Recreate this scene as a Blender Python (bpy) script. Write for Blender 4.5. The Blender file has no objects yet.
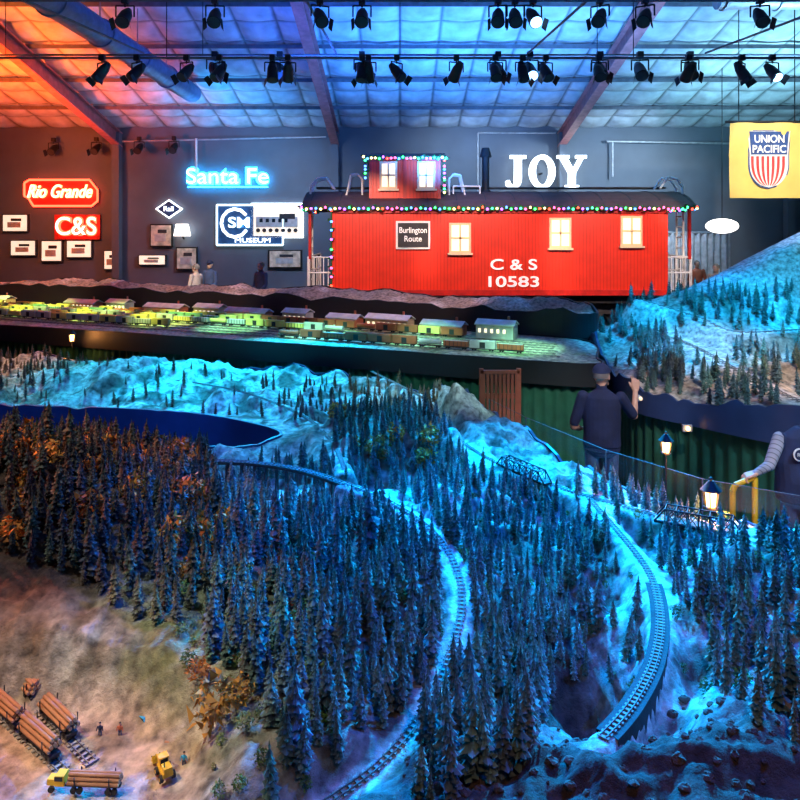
import bpy, bmesh, math, random
import numpy as np
from mathutils import Vector, Matrix
random.seed(7); rng=np.random.RandomState(11)
F=700.0; HC=3.2; HY=230.0
def W(px,py,Y): return Vector(((px-400)/F*Y, Y, HC-(py-HY)/F*Y))
def G(px,py,z):
    Y=(HC-z)*F/(py-HY); return Vector(((px-400)/F*Y,Y,z))
SC=bpy.context.scene
SC.view_settings.view_transform='Standard'
def link(o): SC.collection.objects.link(o); return o
# ------------------------------------------------------------ materials
def mat(name,col,rough=.6,metal=0,em=None,es=0,var=.25,nscale=6,bump=0,bscale=30,attr=False,alpha=None):
    m=bpy.data.materials.new(name); m.use_nodes=True; nt=m.node_tree; b=nt.nodes['Principled BSDF']
    b.inputs['Roughness'].default_value=rough; b.inputs['Metallic'].default_value=metal
    tc=nt.nodes.new('ShaderNodeTexCoord')
    nz=nt.nodes.new('ShaderNodeTexNoise'); nz.inputs['Scale'].default_value=nscale; nz.inputs['Detail'].default_value=5
    nt.links.new(tc.outputs['Object'],nz.inputs['Vector'])
    mr=nt.nodes.new('ShaderNodeMapRange'); mr.inputs['From Min'].default_value=.3; mr.inputs['From Max'].default_value=.7
    mr.inputs['To Min'].default_value=1-var; mr.inputs['To Max'].default_value=1+var
    nt.links.new(nz.outputs['Fac'],mr.inputs['Value'])
    mx=nt.nodes.new('ShaderNodeMix'); mx.data_type='RGBA'; mx.blend_type='MULTIPLY'; mx.inputs[0].default_value=1
    nt.links.new(mr.outputs[0],mx.inputs[7])
    if attr:
        at=nt.nodes.new('ShaderNodeAttribute'); at.attribute_name='Col'; nt.links.new(at.outputs['Color'],mx.inputs[6])
    else: mx.inputs[6].default_value=(*col,1)
    nt.links.new(mx.outputs[2],b.inputs['Base Color'])
    if em is not None:
        b.inputs['Emission Color'].default_value=(*em,1); b.inputs['Emission Strength'].default_value=es
    if bump:
        n2=nt.nodes.new('ShaderNodeTexNoise'); n2.inputs['Scale'].default_value=bscale; n2.inputs['Detail'].default_value=8; n2.inputs['Roughness'].default_value=.7
        nt.links.new(tc.outputs['Object'],n2.inputs['Vector'])
        bp=nt.nodes.new('ShaderNodeBump'); bp.inputs['Strength'].default_value=bump; bp.inputs['Distance'].default_value=.02
        nt.links.new(n2.outputs['Fac'],bp.inputs['Height']); nt.links.new(bp.outputs[0],b.inputs['Normal'])
    if alpha is not None: b.inputs['Alpha'].default_value=alpha
    return m
def plank(m,scale,axis='X',dist=.01,strength=.6,dark=.55):
    nt=m.node_tree; b=nt.nodes['Principled BSDF']; tc=nt.nodes.new('ShaderNodeTexCoord')
    w=nt.nodes.new('ShaderNodeTexWave'); w.bands_direction=axis; w.inputs['Scale'].default_value=scale
    nt.links.new(tc.outputs['Object'],w.inputs['Vector'])
    r=nt.nodes.new('ShaderNodeMapRange'); r.inputs['From Max'].default_value=.18; r.inputs['To Min'].default_value=dark
    nt.links.new(w.outputs['Fac'],r.inputs['Value'])
    src=b.inputs['Base Color'].links[0].from_socket
    mx=nt.nodes.new('ShaderNodeMix'); mx.data_type='RGBA'; mx.blend_type='MULTIPLY'; mx.inputs[0].default_value=1
    nt.links.new(src,mx.inputs[6]); nt.links.new(r.outputs[0],mx.inputs[7]); nt.links.new(mx.outputs[2],b.inputs['Base Color'])
    bp=nt.nodes.new('ShaderNodeBump'); bp.inputs['Strength'].default_value=strength; bp.inputs['Distance'].default_value=dist
    nt.links.new(r.outputs[0],bp.inputs['Height']); nt.links.new(bp.outputs[0],b.inputs['Normal'])
def quilt(m,cell,dark=.3,wd=.035):
    """stitched netting seams of an insulation blanket, a square grid in the object's own metres"""
    nt=m.node_tree; b=nt.nodes['Principled BSDF']; tc=nt.nodes.new('ShaderNodeTexCoord'); sp=nt.nodes.new('ShaderNodeSeparateXYZ'); nt.links.new(tc.outputs['Object'],sp.inputs[0]); outs=[]
    for ax in(0,1):
        pp=nt.nodes.new('ShaderNodeMath'); pp.operation='PINGPONG'; pp.inputs[1].default_value=cell/2; nt.links.new(sp.outputs[ax],pp.inputs[0])
        r=nt.nodes.new('ShaderNodeMapRange'); r.inputs['From Min'].default_value=0; r.inputs['From Max'].default_value=wd*2; r.inputs['To Min'].default_value=dark; nt.links.new(pp.outputs[0],r.inputs['Value']); outs.append(r.outputs[0])
    mn=nt.nodes.new('ShaderNodeMath'); mn.operation='MINIMUM'; nt.links.new(outs[0],mn.inputs[0]); nt.links.new(outs[1],mn.inputs[1])
    src=b.inputs['Base Color'].links[0].from_socket; mx=nt.nodes.new('ShaderNodeMix'); mx.data_type='RGBA'; mx.blend_type='MULTIPLY'; mx.inputs[0].default_value=1
    nt.links.new(src,mx.inputs[6]); nt.links.new(mn.outputs[0],mx.inputs[7]); nt.links.new(mx.outputs[2],b.inputs['Base Color'])
def emis(name,c,s): return mat(name,c,.5,0,c,s,0)
M={}
M['black']=mat('black_metal',(.012,.012,.014),.6,.2)
M['dark']=mat('dark_paint',(.03,.03,.035),.7)
M['red']=mat('caboose_red',(.78,.030,.010),.38,0,var=.10,nscale=3); plank(M['red'],3.6,dark=.68)
M['redtrim']=mat('red_trim',(.55,.015,.01),.4)
M['roof']=mat('caboose_roof',(.06,.03,.028),.6,bump=.3)
M['white']=mat('white_paint',(.85,.85,.83),.5,var=.04)
M['letter']=mat('lettering_white',(.9,.88,.85),.5,0,(1,.95,.9),.35,var=0)  # plain paint with faint emission added so the letters look brighter
M['cream']=mat('cream_frame',(.75,.55,.33),.5,var=.08)
M['winlit']=emis('lit_window',(1,.74,.46),1.2)
M['winglass']=mat('window_glass',(.35,.4,.42),.15,0,(.8,.75,.6),.25)
M['steel']=mat('steel_primer',(.40,.15,.16),.5,.1)
M['steelgrey']=mat('galvanised_steel',(.40,.42,.45),.5,.4)
M['purlin']=mat('purlin_steel',(.12,.13,.16),.6,.2)
M['wall']=mat('painted_block_wall',(.12,.145,.18),.8,var=.12,nscale=1,bump=.15)
M['wallside']=mat('side_wall_paint',(.10,.10,.12),.8)
M['floor']=mat('concrete_floor',(.10,.10,.11),.6,var=.2,bump=.1)
M['fascia']=mat('navy_fascia',(.03,.05,.13),.4,var=.1)
M['fasciak']=mat('black_fascia',(.014,.013,.015),.5,var=.1)
M['curtain']=mat('green_curtain',(.010,.085,.05),.85,var=.2)
M['curtaink']=mat('black_curtain',(.012,.014,.02),.9)
M['terrain']=mat('scenery_ground',(1,1,1),.9,attr=True,var=.65,nscale=17,bump=1,bscale=46)
M['tree']=mat('conifer_foliage',(1,1,1),.85,attr=True,var=.35,nscale=8)
M['rail']=mat('rail_metal',(.16,.14,.13),.75,.1)
M['tie']=mat('tie_wood',(.26,.24,.22),.9)
M['trestle']=mat('trestle_timber',(.05,.04,.035),.8)
M['log']=mat('log_bark',(.36,.17,.08),.85,bump=.5)
M['logend']=mat('log_end',(.6,.42,.22),.8)
M['yellow']=mat('machine_yellow',(.75,.45,.02),.45)
M['blue']=mat('car_blue',(.04,.35,.6),.3)
M['glassd']=mat('dark_glass',(.02,.03,.04),.1)
M['rubber']=mat('rubber',(.02,.02,.02),.8)
M['skin']=mat('skin',(.60,.33,.22),.55,var=.06)
M['navy']=mat('navy_cloth',(.014,.022,.07),.85,bump=.2)
M['jeans']=mat('denim',(.05,.08,.17),.85,bump=.2)
M['hair']=mat('grey_hair',(.2,.17,.15),.8)
M['shoe']=mat('shoe_leather',(.03,.02,.015),.5)
M['stripe']=mat('striped_shirt',(.30,.28,.33),.85); plank(M['stripe'],9,'DIAGONAL',.001,.1,.35)
M['tan']=mat('tan_shirt',(.5,.4,.33),.85)
M['eye']=mat('eye_white',(.8,.8,.8),.3); M['iris']=mat('iris',(.05,.03,.02),.3)
M['banner']=mat('banner_yellow',(.85,.60,.16),.8,var=.08,nscale=2)
M['bblue']=mat('banner_blue',(.02,.07,.25),.7); M['bred']=mat('banner_red',(.7,.05,.05),.7)
M['warmglow']=emis('warm_lamp',(1,.5,.16),12)
M['whiteglow']=emis('white_lamp',(1,.93,.85),4.5)
M['joy']=emis('white_letters',(.9,.97,1),2.8)
M['neonblue']=emis('neon_blue',(.03,.5,1),11)
M['neonbluew']=emis('neon_core',(.7,.93,1),3)
M['neonred']=emis('neon_red',(1,.05,.02),9)
M['neonorange']=emis('neon_orange',(1,.2,.07),7)
M['neoncore']=emis('neon_warm_core',(1,.72,.55),3)
M['signred']=mat('sign_red',(.5,.03,.02),.5)
M['signblue']=mat('sign_blue',(.02,.08,.2),.5)
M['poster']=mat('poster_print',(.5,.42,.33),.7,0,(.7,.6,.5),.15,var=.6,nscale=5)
M['posterw']=mat('poster_bright',(.75,.72,.65),.6,0,(1,.82,.6),.9,var=.4,nscale=4)  # emission put into the print to brighten this part of the wall
M['bldwin']=emis('lit_model_window',(1,.85,.55),1.5)
M['drape']=mat('pale_drape',(.6,.6,.62),.9)
M['duct']=mat('blue_duct',(.14,.22,.42),.45,.2)
M['ceil']=mat('insulation_blanket',(.46,.53,.58),.75,var=.25,nscale=2.5,bump=.6,bscale=6); quilt(M['ceil'],1.0)
M['wood']=mat('red_wood',(.26,.06,.035),.6)
M['rock']=mat('boulder_rock',(.11,.08,.06),.9,bump=.8)
M['concrete']=mat('viaduct_stone',(.03,.03,.035),.9,bump=.4)
M['acryl']=mat('acrylic_guard',(.6,.7,.75),.08,0,alpha=.04)
M['carA']=mat('car_yellow',(.85,.68,.2),.5); M['carB']=mat('car_brown',(.42,.11,.05),.6)
M['carC']=mat('car_green',(.2,.45,.28),.5); M['carD']=mat('car_silver',(.55,.55,.53),.4)
bulbs=[emis('bulb_%d'%i,c,6) for i,c in enumerate([(.05,1,.15),(.08,.25,1),(1,.08,.3),(1,.7,.25),(.5,.1,1),(1,.06,.03),(.05,.9,.3)])]
M['garland']=mat('garland_green',(.02,.10,.03),.9)
# ------------------------------------------------------------ mesh builder
class MB:
    def __init__(s,name): s.name=name; s.v=[]; s.f=[]; s.mi=[]; s.sm=[]; s.mats=[]
    def m(s,k):
        k=M[k] if isinstance(k,str) else k
        if k not in s.mats: s.mats.append(k)
        return s.mats.index(k)
    def add(s,vs,fs,k,smooth=False):
        o=len(s.v); i=s.m(k); s.v+= [tuple(p) for p in vs]
        for f in fs: s.f.append([a+o for a in f]); s.mi.append(i); s.sm.append(smooth)
    def box(s,c,d,k,R=None):
        c=Vector(c); vs=[]
        for x in(-.5,.5):
            for y in(-.5,.5):
                for z in(-.5,.5):
                    p=Vector((x*d[0],y*d[1],z*d[2])); vs.append(c+(R@p if R else p))
        s.add(vs,[(0,1,3,2),(4,6,7,5),(0,4,5,1),(2,3,7,6),(0,2,6,4),(1,5,7,3)],k)
    def cyl(s,a,b,r,k,r2=None,n=12,smooth=True):
        a=Vector(a);b=Vector(b); r2=r if r2 is None else r2; d=(b-a).normalized()
        u=d.orthogonal().normalized(); w=d.cross(u); vs=[]
        for i in range(n):
            t=2*math.pi*i/n; q=u*math.cos(t)+w*math.sin(t); vs+=[a+q*r,b+q*r2]
        s.add(vs,[(2*i,2*((i+1)%n),2*((i+1)%n)+1,2*i+1) for i in range(n)],k,smooth)
        s.add([vs[2*i] for i in range(n)],[list(range(n))[::-1]],k); s.add([vs[2*i+1] for i in range(n)],[list(range(n))],k)
    def tube(s,pts,r,k,n=8):
        for a,b in zip(pts[:-1],pts[1:]): s.cyl(a,b,r,k,n=n)
    def sph(s,c,r,k,n=12,m=8,zmin=-1):
        c=Vector(c); r=(r,r,r) if not hasattr(r,'__len__') else r; vs=[];fs=[]
        for j in range(m+1):
            th=math.pi*j/m
            if math.cos(th)<zmin: th=math.acos(zmin)
            for i in range(n):
                p=2*math.pi*i/n; vs.append(c+Vector((r[0]*math.sin(th)*math.cos(p),r[1]*math.sin(th)*math.sin(p),r[2]*math.cos(th))))
        for j in range(m):
            for i in range(n): fs.append((j*n+i,(j+1)*n+i,(j+1)*n+(i+1)%n,j*n+(i+1)%n))
        s.add(vs,fs,k,True)
    def extr(s,pts,vec,k):
        n=len(pts); vec=Vector(vec); vs=[Vector(p) for p in pts]+[Vector(p)+vec for p in pts]
        s.add(vs,[list(range(n))[::-1],list(range(n,2*n))]+[(i,(i+1)%n,(i+1)%n+n,i+n) for i in range(n)],k)
    def grid(s,fn,nu,nv,k,smooth=True):
        vs=[fn(i/nu,j/nv) for j in range(nv+1) for i in range(nu+1)]
        s.add(vs,[(j*(nu+1)+i,j*(nu+1)+i+1,(j+1)*(nu+1)+i+1,(j+1)*(nu+1)+i) for j in range(nv) for i in range(nu)],k,smooth)
    def text(s,t,c,size,k,ext=.01,off=0,wid=None,shear=0,rz=0,flat=False):
        cu=bpy.data.curves.new('t','FONT'); cu.body=t; cu.size=size; cu.extrude=ext; cu.offset=off; cu.align_x='CENTER'; cu.align_y='CENTER'; cu.shear=shear
        o=link(bpy.data.objects.new('t',cu)); dg=bpy.context.evaluated_depsgraph_get(); me=o.evaluated_get(dg).to_mesh()
        xs=[v.co.x for v in me.vertices]; w=max(xs)-min(xs); mx=(max(xs)+min(xs))/2; sx=(wid/w) if wid else 1
        R=Matrix.Rotation(rz,3,'Z')@(Matrix.Identity(3) if flat else Matrix.Rotation(math.pi/2,3,'X'))
        vs=[Vector(c)+R@Vector(((v.co.x-mx)*sx,v.co.y,v.co.z)) for v in me.vertices]
        s.add(vs,[list(p.vertices) for p in me.polygons],k)
        o.evaluated_get(dg).to_mesh_clear(); bpy.data.objects.remove(o); bpy.data.curves.remove(cu)
    def done(s,loc=(0,0,0),rz=0,rot=None,scale=1,fix=True):
        me=bpy.data.meshes.new(s.name); me.from_pydata(s.v,[],s.f)
        for m in s.mats: me.materials.append(m)
        me.polygons.foreach_set('material_index',s.mi); me.polygons.foreach_set('use_smooth',s.sm)
        if fix:
            bm=bmesh.new(); bm.from_mesh(me); bmesh.ops.recalc_face_normals(bm,faces=bm.faces); bm.to_mesh(me); bm.free()
        o=link(bpy.data.objects.new(s.name,me)); o.location=loc; o.rotation_euler=rot if rot else (0,0,rz); o.scale=(scale,)*3
        return o
# ------------------------------------------------------------ room
YB=24.0
def ceilz(y): return 6.6+.22*(24-y) if y>8 else 6.6+.22*16-.22*(8-y)
b=MB('wall_back'); b.box((1,YB+.1,3.4),(30.4,.2,6.8),'wall'); b.done()
b=MB('wall_left'); b.extr([(-14.1,-4,0),(-14.1,24.2,0),(-14.1,24.2,6.6),(-14.1,8,10.15),(-14.1,-4,7.5)],(-.2,0,0),'wallside'); b.done()
b=MB('wall_right'); b.extr([(16,-4,0),(16,24.2,0),(16,24.2,6.6),(16,8,10.15),(16,-4,7.5)],(.2,0,0),'wallside'); b.done()
b=MB('wall_front'); b.box((1,-4.1,3.8),(30.4,.2,7.6),'wallside'); b.done()
b=MB('floor'); b.box((1,10,-.1),(30.4,28.4,.2),'floor'); b.done()
b=MB('floor_platform'); b.box((1,20.9,.3),(29.8,6.0,.6),'floor'); b.done()
b=MB('ceiling')
def cf(u,v):
    x=-14.5+31*u; y=-4+28.1*v
    pu=abs(math.sin(math.pi*y)); pv=abs(math.sin(math.pi*x))
    return Vector((x,y,ceilz(y)+.0-.15*(min(1,pu)**.6*min(1,pv)**.6)+.15))
b.grid(cf,310,281,'ceil'); b.done(fix=False)
b=MB('ceiling_purlins')
y=24.0-2
while y>-4:
    b.box((1,y,ceilz(y)-.0),(30,.05,.1),'purlin'); y-=2
b.done()
for i,x in enumerate([-9.6,-2.2,5.5,13.2]):
    b=MB('steel_rafter_frame')
    for hw,dz,th in ((.13,-.05,.04),(.02,-.27,.44),(.13,-.5,.04)):
        for (ya,yb) in ((8,23.9),(-3.9,8)):
            za,zb=ceilz(ya)-.08+dz,ceilz(yb)-.08+dz
            b.extr([(x-hw,ya,za-th/2),(x-hw,yb,zb-th/2),(x-hw,yb,zb+th/2),(x-hw,ya,za+th/2)],(2*hw,0,0),'steel')
    b.box((x,23.75,3.55),(.24,.3,5.9),'wall'); b.done()
b=MB('air_duct'); b.cyl((-6,5,7.15),(-6,20.2,7.15),.27,'duct',n=20)
for y in range(6,20,2): b.cyl((-6,y,7.15),(-6,y+.06,7.15),.3,'duct',n=20); b.cyl((-6,y,7.3),(-6,y,ceilz(y)-.1),.015,'steelgrey',n=6)
b.done()
b=MB('air_duct'); b.cyl((5.9,13,7.55),(15.8,13,7.55),.25,'steelgrey',n=20)
for x in range(6,16): b.cyl((x,13,7.55),(x+.05,13,7.55),.28,'steelgrey',n=20)
for x in(6,10,14): b.cyl((x,13,7.7),(x,13,ceilz(13)-.1),.02,'steelgrey',n=6)
b.done()
b=MB('conduit_run')
b.tube([(2.65,23.8,3.9),(2.65,23.8,6.5),(5.3,23.8,6.5)],.03,'steelgrey')
b.tube([(-9.4,23.7,6.2),(-2.5,23.7,6.35)],.03,'steelgrey'); b.tube([(-6.9,23.7,6.3),(-6.9,23.7,5.2)],.04,'white')
b.tube([(7.0,23.7,6.2),(13,23.7,6.1)],.035,'steelgrey'); b.tube([(7.2,23.7,6.2),(7.2,23.7,5)],.03,'steelgrey')
b.done()
b=MB('lighting_grid')
PY=[(12,6.15),(14.2,6.75),(9.6,6.35)]
for (y,z) in PY:
    b.cyl((-9,y,z),(11,y,z),.022,'purlin',n=8)
    for x in(-8,-4,0,4,8): b.cyl((x,y,z),(x,y,ceilz(y)-.12),.008,'black',n=5)
for x in(-5.2,-1.3,2.6,6.2): b.cyl((x,9.6,6.38),(x,14.2,6.79),.022,'purlin',n=8)
b.done()
# ------------------------------------------------------------ stage fixtures
def fixture(pos,tgt,lens='dark',s=1):
    p=Vector(pos); d=(Vector(tgt)-p).normalized(); c=p+Vector((0,0,-.24*s))
    b=MB('stage_spotlight')
    b.box(p,(.09*s,.09*s,.1*s),'black'); b.cyl(p,c+Vector((0,0,.14*s)),.012,'black',n=6)
    u=d.cross(Vector((0,0,1)));u.normalize()
    b.tube([c-u*.13*s,c-u*.13*s+Vector((0,0,.16*s)),c+u*.13*s+Vector((0,0,.16*s)),c+u*.13*s],.012*s,'black',n=6)
    b.cyl(c-d*.2*s,c-d*.07*s,.05*s,'black',.085*s,n=14); b.cyl(c-d*.07*s,c+d*.17*s,.085*s,'black',.1*s,n=14)
    b.cyl(c+d*.165*s,c+d*.18*s,.085*s,lens,n=14)
    n2=d.cross(u)
    for q,w in((u,n2),(-u,n2)):
        e=c+d*.17*s+q*.1*s
        b.add([e-w*.08*s,e+w*.08*s,e+w*.09*s+d*.09*s+q*.04*s,e-w*.09*s+d*.09*s+q*.04*s],[(0,1,2,3)],'black')
    b.done()
lensb=emis('lens_blue',(.3,.6,1),6)
for i,px in enumerate([103,135,217,187,275,362,456,495,525,548,598,687,743,368,398,290,775]):
    y,z=PY[0]; x=(px-400)/F*y+random.uniform(-.05,.05); x=max(-8.9,min(10,x))
    fixture((x,y,z),(x+random.uniform(-3,3),random.choice([9,10,15,18,8]),random.choice([1.2,2])),lensb if px in(775,) else 'dark',1.0)
for i,(px,l) in enumerate([(362,'dark'),(498,'dark'),(530,lensb),(600,'dark'),(640,'dark'),(215,'dark'),(280,'dark'),(690,'dark')]):
    x=(px-400)/F*14.2; fixture((x,14.2,6.75),(x*.5+2,8,1.2),l,1.3)
for i,(px,l) in enumerate([(362,'dark'),(498,'dark'),(515,'dark'),(533,lensb),(600,'dark'),(645,'dark'),(215,'dark'),(320,'dark'),(125,'dark'),(760,'dark')]):
    x=(px-400)/F*9.6; fixture((x,9.6,6.35),(x*.5+random.uniform(-2,3),4,1.2),l,.95)
for px in(95,138,173,52): 
    x=(px-400)/F*23.4; z=6.2+.15*(x+13.5)/11
    fixture((x,23.5,z),(x,17,2),'dark',1.3)
# ------------------------------------------------------------ caboose
b=MB('caboose'); x0,x1=-1.75,6.89; yf,yb=18.0,20.9; zb,zt=1.53,3.8
b.box(((x0+x1)/2,(yf+yb)/2,(zb+zt)/2),(x1-x0,yb-yf,zt-zb),'red')
b.box(((x0+x1)/2,yf-.02,zb+.06),(x1-x0+.04,.05,.14),'redtrim'); b.box(((x0+x1)/2,yf-.03,zt-.08),(x1-x0+.04,.06,.16),'redtrim')
b.box(((x0+x1)/2,19.45,zb-.12),(x1-x0+1.5,2.5,.22),'black')
def roof(b,xa,xb,ya,yb2,ze,rise,k,th=.07,n=16):
    prof=[]
    for i in range(n+1):
        t=i/n; prof.append((ya+(yb2-ya)*t, ze+rise*(1-(2*t-1)**2)**.8))
    pts=[(xa,p[0],p[1]) for p in prof]+[(xa,p[0],p[1]-th) for p in prof[::-1]]
    b.extr(pts,(xb-xa,0,0),k)
roof(b,-2.5,7.55,yf-.18,yb+.18,zt,.46,'roof')
for i in range(14):
    xx=-2.3+i*.75; 
    b.extr([(xx,yf-.18+3.26*t/10+0,zt+.012+.46*(1-(2*t/10-1)**2)**.8) for t in range(11)]+[(xx,yf-.18+3.26*t/10,zt-.02+.46*(1-(2*t/10-1)**2)**.8) for t in range(10,-1,-1)],(.03,0,0),'dark')
b.box((2.5,19.45,4.36),(9.6,.5,.04),'dark')
cx0,cx1=-.80,1.05; cz=5.1
b.box(((cx0+cx1)/2,19.45,(3.85+cz)/2),(cx1-cx0,2.5,cz-3.85),'red')
for xx in(cx0+.03,cx1-.03,.12): b.box((xx,18.19,4.48),(.07,.03,1.2),'redtrim')
roof(b,cx0-.14,cx1+.14,18.1,20.8,cz-.02,.22,'roof',.06)
def win(cx,cz_,w,h,y,lit='winlit',fr='cream'):
    b.box((cx,y-.02,cz_),(w+.12,.05,h+.12),fr); b.box((cx,y-.05,cz_),(w,.01,h),lit)
    b.box((cx,y-.06,cz_),(.045,.03,h),fr); b.box((cx,y-.06,cz_),(w,.03,.045),fr); b.box((cx,y-.07,cz_-h/2-.08),(w+.2,.09,.05),fr)
for px,py in((460,238),(560,233),(631,231)): win((px-400)/F*18,HC-(py-230)*18/F,.44,.66,18)
for cxp in(-.30,.68): win(cxp,4.62,.34,.60,18.2)
sx=(413-400)/F*18; b.box((sx,17.95,3.07),(.88,.05,.72),'white'); b.box((sx,17.93,3.07),(.78,.05,.62),'dark')
b.text('Burlington',(sx,17.895,3.19),.21,'letter',.005,.002,.70); b.text('Route',(sx,17.895,2.97),.21,'letter',.005,.002,.44)
b.text('C & S',(2.92,17.97,2.3),.38,'letter',.01,.006,1.2); b.text('10583',(2.92,17.97,1.86),.38,'letter',.01,.006,1.3)
b.cyl((2.35,19.2,4.1),(2.35,19.2,5.25),.1,'black'); b.cyl((2.35,19.2,5.2),(2.35,19.2,5.45),.17,'black',.1); b.cyl((2.35,19.2,4.15),(2.35,19.2,4.3),.2,'black',.12)
for xe,sg in((x0,-1),(x1,1)):
    xo=xe+sg*.62
    for yy in(18.05,20.85,19.0,19.9): b.cyl((xo,yy,1.4),(xo,yy,2.5),.025,'white',n=6)
    for zz in(2.5,2.1): b.cyl((xo,18.05,zz),(xo,20.85,zz),.022,'white',n=6)
    for k in range(9): b.cyl((xo,18.2+k*.31,1.45),(xo,18.2+k*.31,2.5),.012,'black',n=5)
    for k in range(5): b.cyl((xe+sg*(.1+k*.12),18.05,1.45),(xe+sg*(.1+k*.12),18.05,2.5),.014,'white',n=5)
    b.cyl((xe,18.05,2.5),(xo,18.05,2.5),.02,'white',n=6); b.cyl((xe,18.05,2.1),(xo,18.05,2.1),.02,'white',n=6)
    b.box((xe+sg*.36,19.45,1.42),(.8,2.85,.08),'black')
    b.box((xe+sg*.36,18.1,1.05),(.6,.3,.05),'black'); b.box((xe+sg*.36,18.1,1.25),(.6,.3,.05),'black')
    for yy in(18.6,19.05):
        b.tube([(xo+.02*sg,yy,1.4),(xo+.02*sg,yy,3.9),(xo-.0*sg,yy,4.35),(xo-.15*sg,yy,4.55),(xo-.4*sg,yy,4.6),(xo-.6*sg,yy,4.3)],.03,'white',n=6)
    for k in range(9): b.cyl((xo,18.6,1.6+k*.28),(xo,19.05,1.6+k*.28),.016,'white',n=5)
    b.box((xe+sg*.02,19.45,2.55),(.04,.7,1.8),'cream'); b.box((xe+sg*.05,19.45,2.9),(.02,.45,.6),'winglass')
    b.box((xo-.05*sg,18.05,3.1),(.07,.07,1.3),'redtrim')
for xa,sg in((-1.0,1),(1.3,-1)):
    for yy in(18.5,18.95): b.tube([(xa,yy,4.0),(xa,yy,4.55),(xa+.12*sg*-1,yy,4.68),(xa-.3*sg,yy,4.65),(xa-.42*sg,yy,4.1)],.028,'white',n=6)
b.tube([(1.4,18.4,4.15),(1.4,18.4,4.35),(2.1,18.4,4.35),(2.1,18.4,4.15)],.022,'white',n=6)
for xc in(.0,5.1):
    for dx in(-.75,.75):
        for yy in(18.7,20.2): b.cyl((xc+dx,yy-.06,1.07),(xc+dx,yy+.06,1.07),.42,'black',n=20)
        b.cyl((xc+dx,18.5,1.07),(xc+dx,20.4,1.07),.07,'dark')
    for yy in(18.55,20.35): b.box((xc,yy,1.1),(2.0,.1,.24),'dark'); b.box((xc,yy,1.1),(.5,.14,.4),'dark')
b.box((2.5,19.45,1.25),(8.5,.5,.3),'dark')
cab=b.done()
b=MB('display_track')
for yy in(18.7,20.2): b.box((2.5,yy,.62),(11,.07,.06),'rail')
for i in range(17): b.box((-2.8+i*.65,19.45,.605),(.22,2.4,.03),'tie')
b.done()
b=MB('christmas_string_lights')
def string(p,q,sp=.12,sag=.05):
    p=Vector(p);q=Vector(q); n=int((q-p).length/sp)
    for i in range(n+1):
        t=i/n; c=p.lerp(q,t)+Vector((0,0,-sag*abs(math.sin(i*1.9)))); b.sph(c,.034,random.choice(bulbs),6,4)
        for k in range(2):
            g=c+Vector((random.uniform(-.07,.07),.03,random.uniform(-.05,.06))); b.sph(g,(.05,.03,.03),'garland',5,3)
    b.cyl(p,q,.02,'garland',n=5)
string((-2.5,17.79,3.78),(7.55,17.79,3.78)); string((-2.5,17.79,3.78),(-2.5,21,3.78)); string((7.55,17.79,3.78),(7.55,21,3.78))
string((cx0-.14,18.05,5.09),(cx1+.14,18.05,5.09),.10); string((cx0-.1,18.1,5.0),(cx0-.1,18.15,4.6),.1); string((cx1+.1,18.1,5.0),(cx1+.1,18.15,4.2),.1)
string((-1.75,17.85,3.7),(-1.75,17.85,1.8),.22); 
b.done(fix=False)
# ------------------------------------------------------------ wall signs
yw=23.88; S=yw/F
def wp(px,py): return ((px-400)*S, HC-(py-HY)*S)
def frame(name,px0,py0,px1,py1,k,border='black',extra=None):
    b=MB(name); ax,az=wp(px0,py1); bx,bz=wp(px1,py0); cx,cz_=(ax+bx)/2,(az+bz)/2; w,h=bx-ax,bz-az
    b.box((cx,yw+.06,cz_),(w,.1,h),border); b.box((cx,yw,cz_),(w*.9,.04,h*.88),k)
    if extra: extra(b,cx,cz_,w,h)
    b.done()
b=MB('neon_sign_red'); x,z=wp(61,192); pts=[wp(25,183),(wp(30,180)),wp(90,180),wp(98,190),wp(98,201),wp(92,206),wp(34,206),wp(29,198),wp(25,196)]
b.extr([(p[0],yw,p[1]) for p in pts],(0,.1,0),'signred'); b.tube([(p[0],yw-.04,p[1]) for p in pts+[pts[0]]],.035,'neonred')
b.text('Rio Grande',(x,yw-.06,z),.62,'neonorange',.03,.015,2.2,.35); b.text('Rio Grande',(x,yw-.1,z),.62,'neoncore',.01,-.004,2.2,.35); b.done()
b=MB('neon_sign_red'); x,z=wp(77,227); b.box((x,yw+.05,z),(1.55,.08,.85),'signred'); b.text('C&S',(x,yw-.05,z),.86,'neonred',.03,.04,1.4); b.text('C&S',(x,yw-.1,z),.86,'neoncore',.01,0,1.38); b.done()
b=MB('neon_sign_blue'); x,z=wp(228,177); b.text('Santa Fe',(x,yw-.04,z),.74,'neonblue',.03,.05,2.8,.0); b.text('Santa Fe',(x,yw-.09,z),.74,'neonbluew',.01,-.006,2.78,.0)
b.tube([(wp(188,188)[0],yw-.04,wp(188,187)[1]),(wp(268,188)[0],yw-.04,wp(268,187)[1])],.025,'neonblue'); b.done()
b=MB('diamond_sign'); c=wp(169,209)
for r,k,d in((.48,'joy',0),(.40,'signblue',-.03)): b.extr([(c[0]-r*.98,yw+d,c[1]),(c[0],yw+d,c[1]-r*.68),(c[0]+r*.98,yw+d,c[1]),(c[0],yw+d,c[1]+r*.68)],(0,.05,0),k)
b.text('Rail',(c[0],yw-.05,c[1]),.24,'joy',.01); b.done()
b=MB('museum_sign'); 
ax,az=wp(217,245); bx,bz=wp(283,205); b.box(((ax+bx)/2,yw+.05,(az+bz)/2),(bx-ax,.08,bz-az),'signblue')
b.tube([(ax,yw-.02,az),(bx,yw-.02,az),(bx,yw-.02,bz),(ax,yw-.02,bz),(ax,yw-.02,az)],.03,'neonbluew')
cx,cz_=wp(235,223); 
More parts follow.
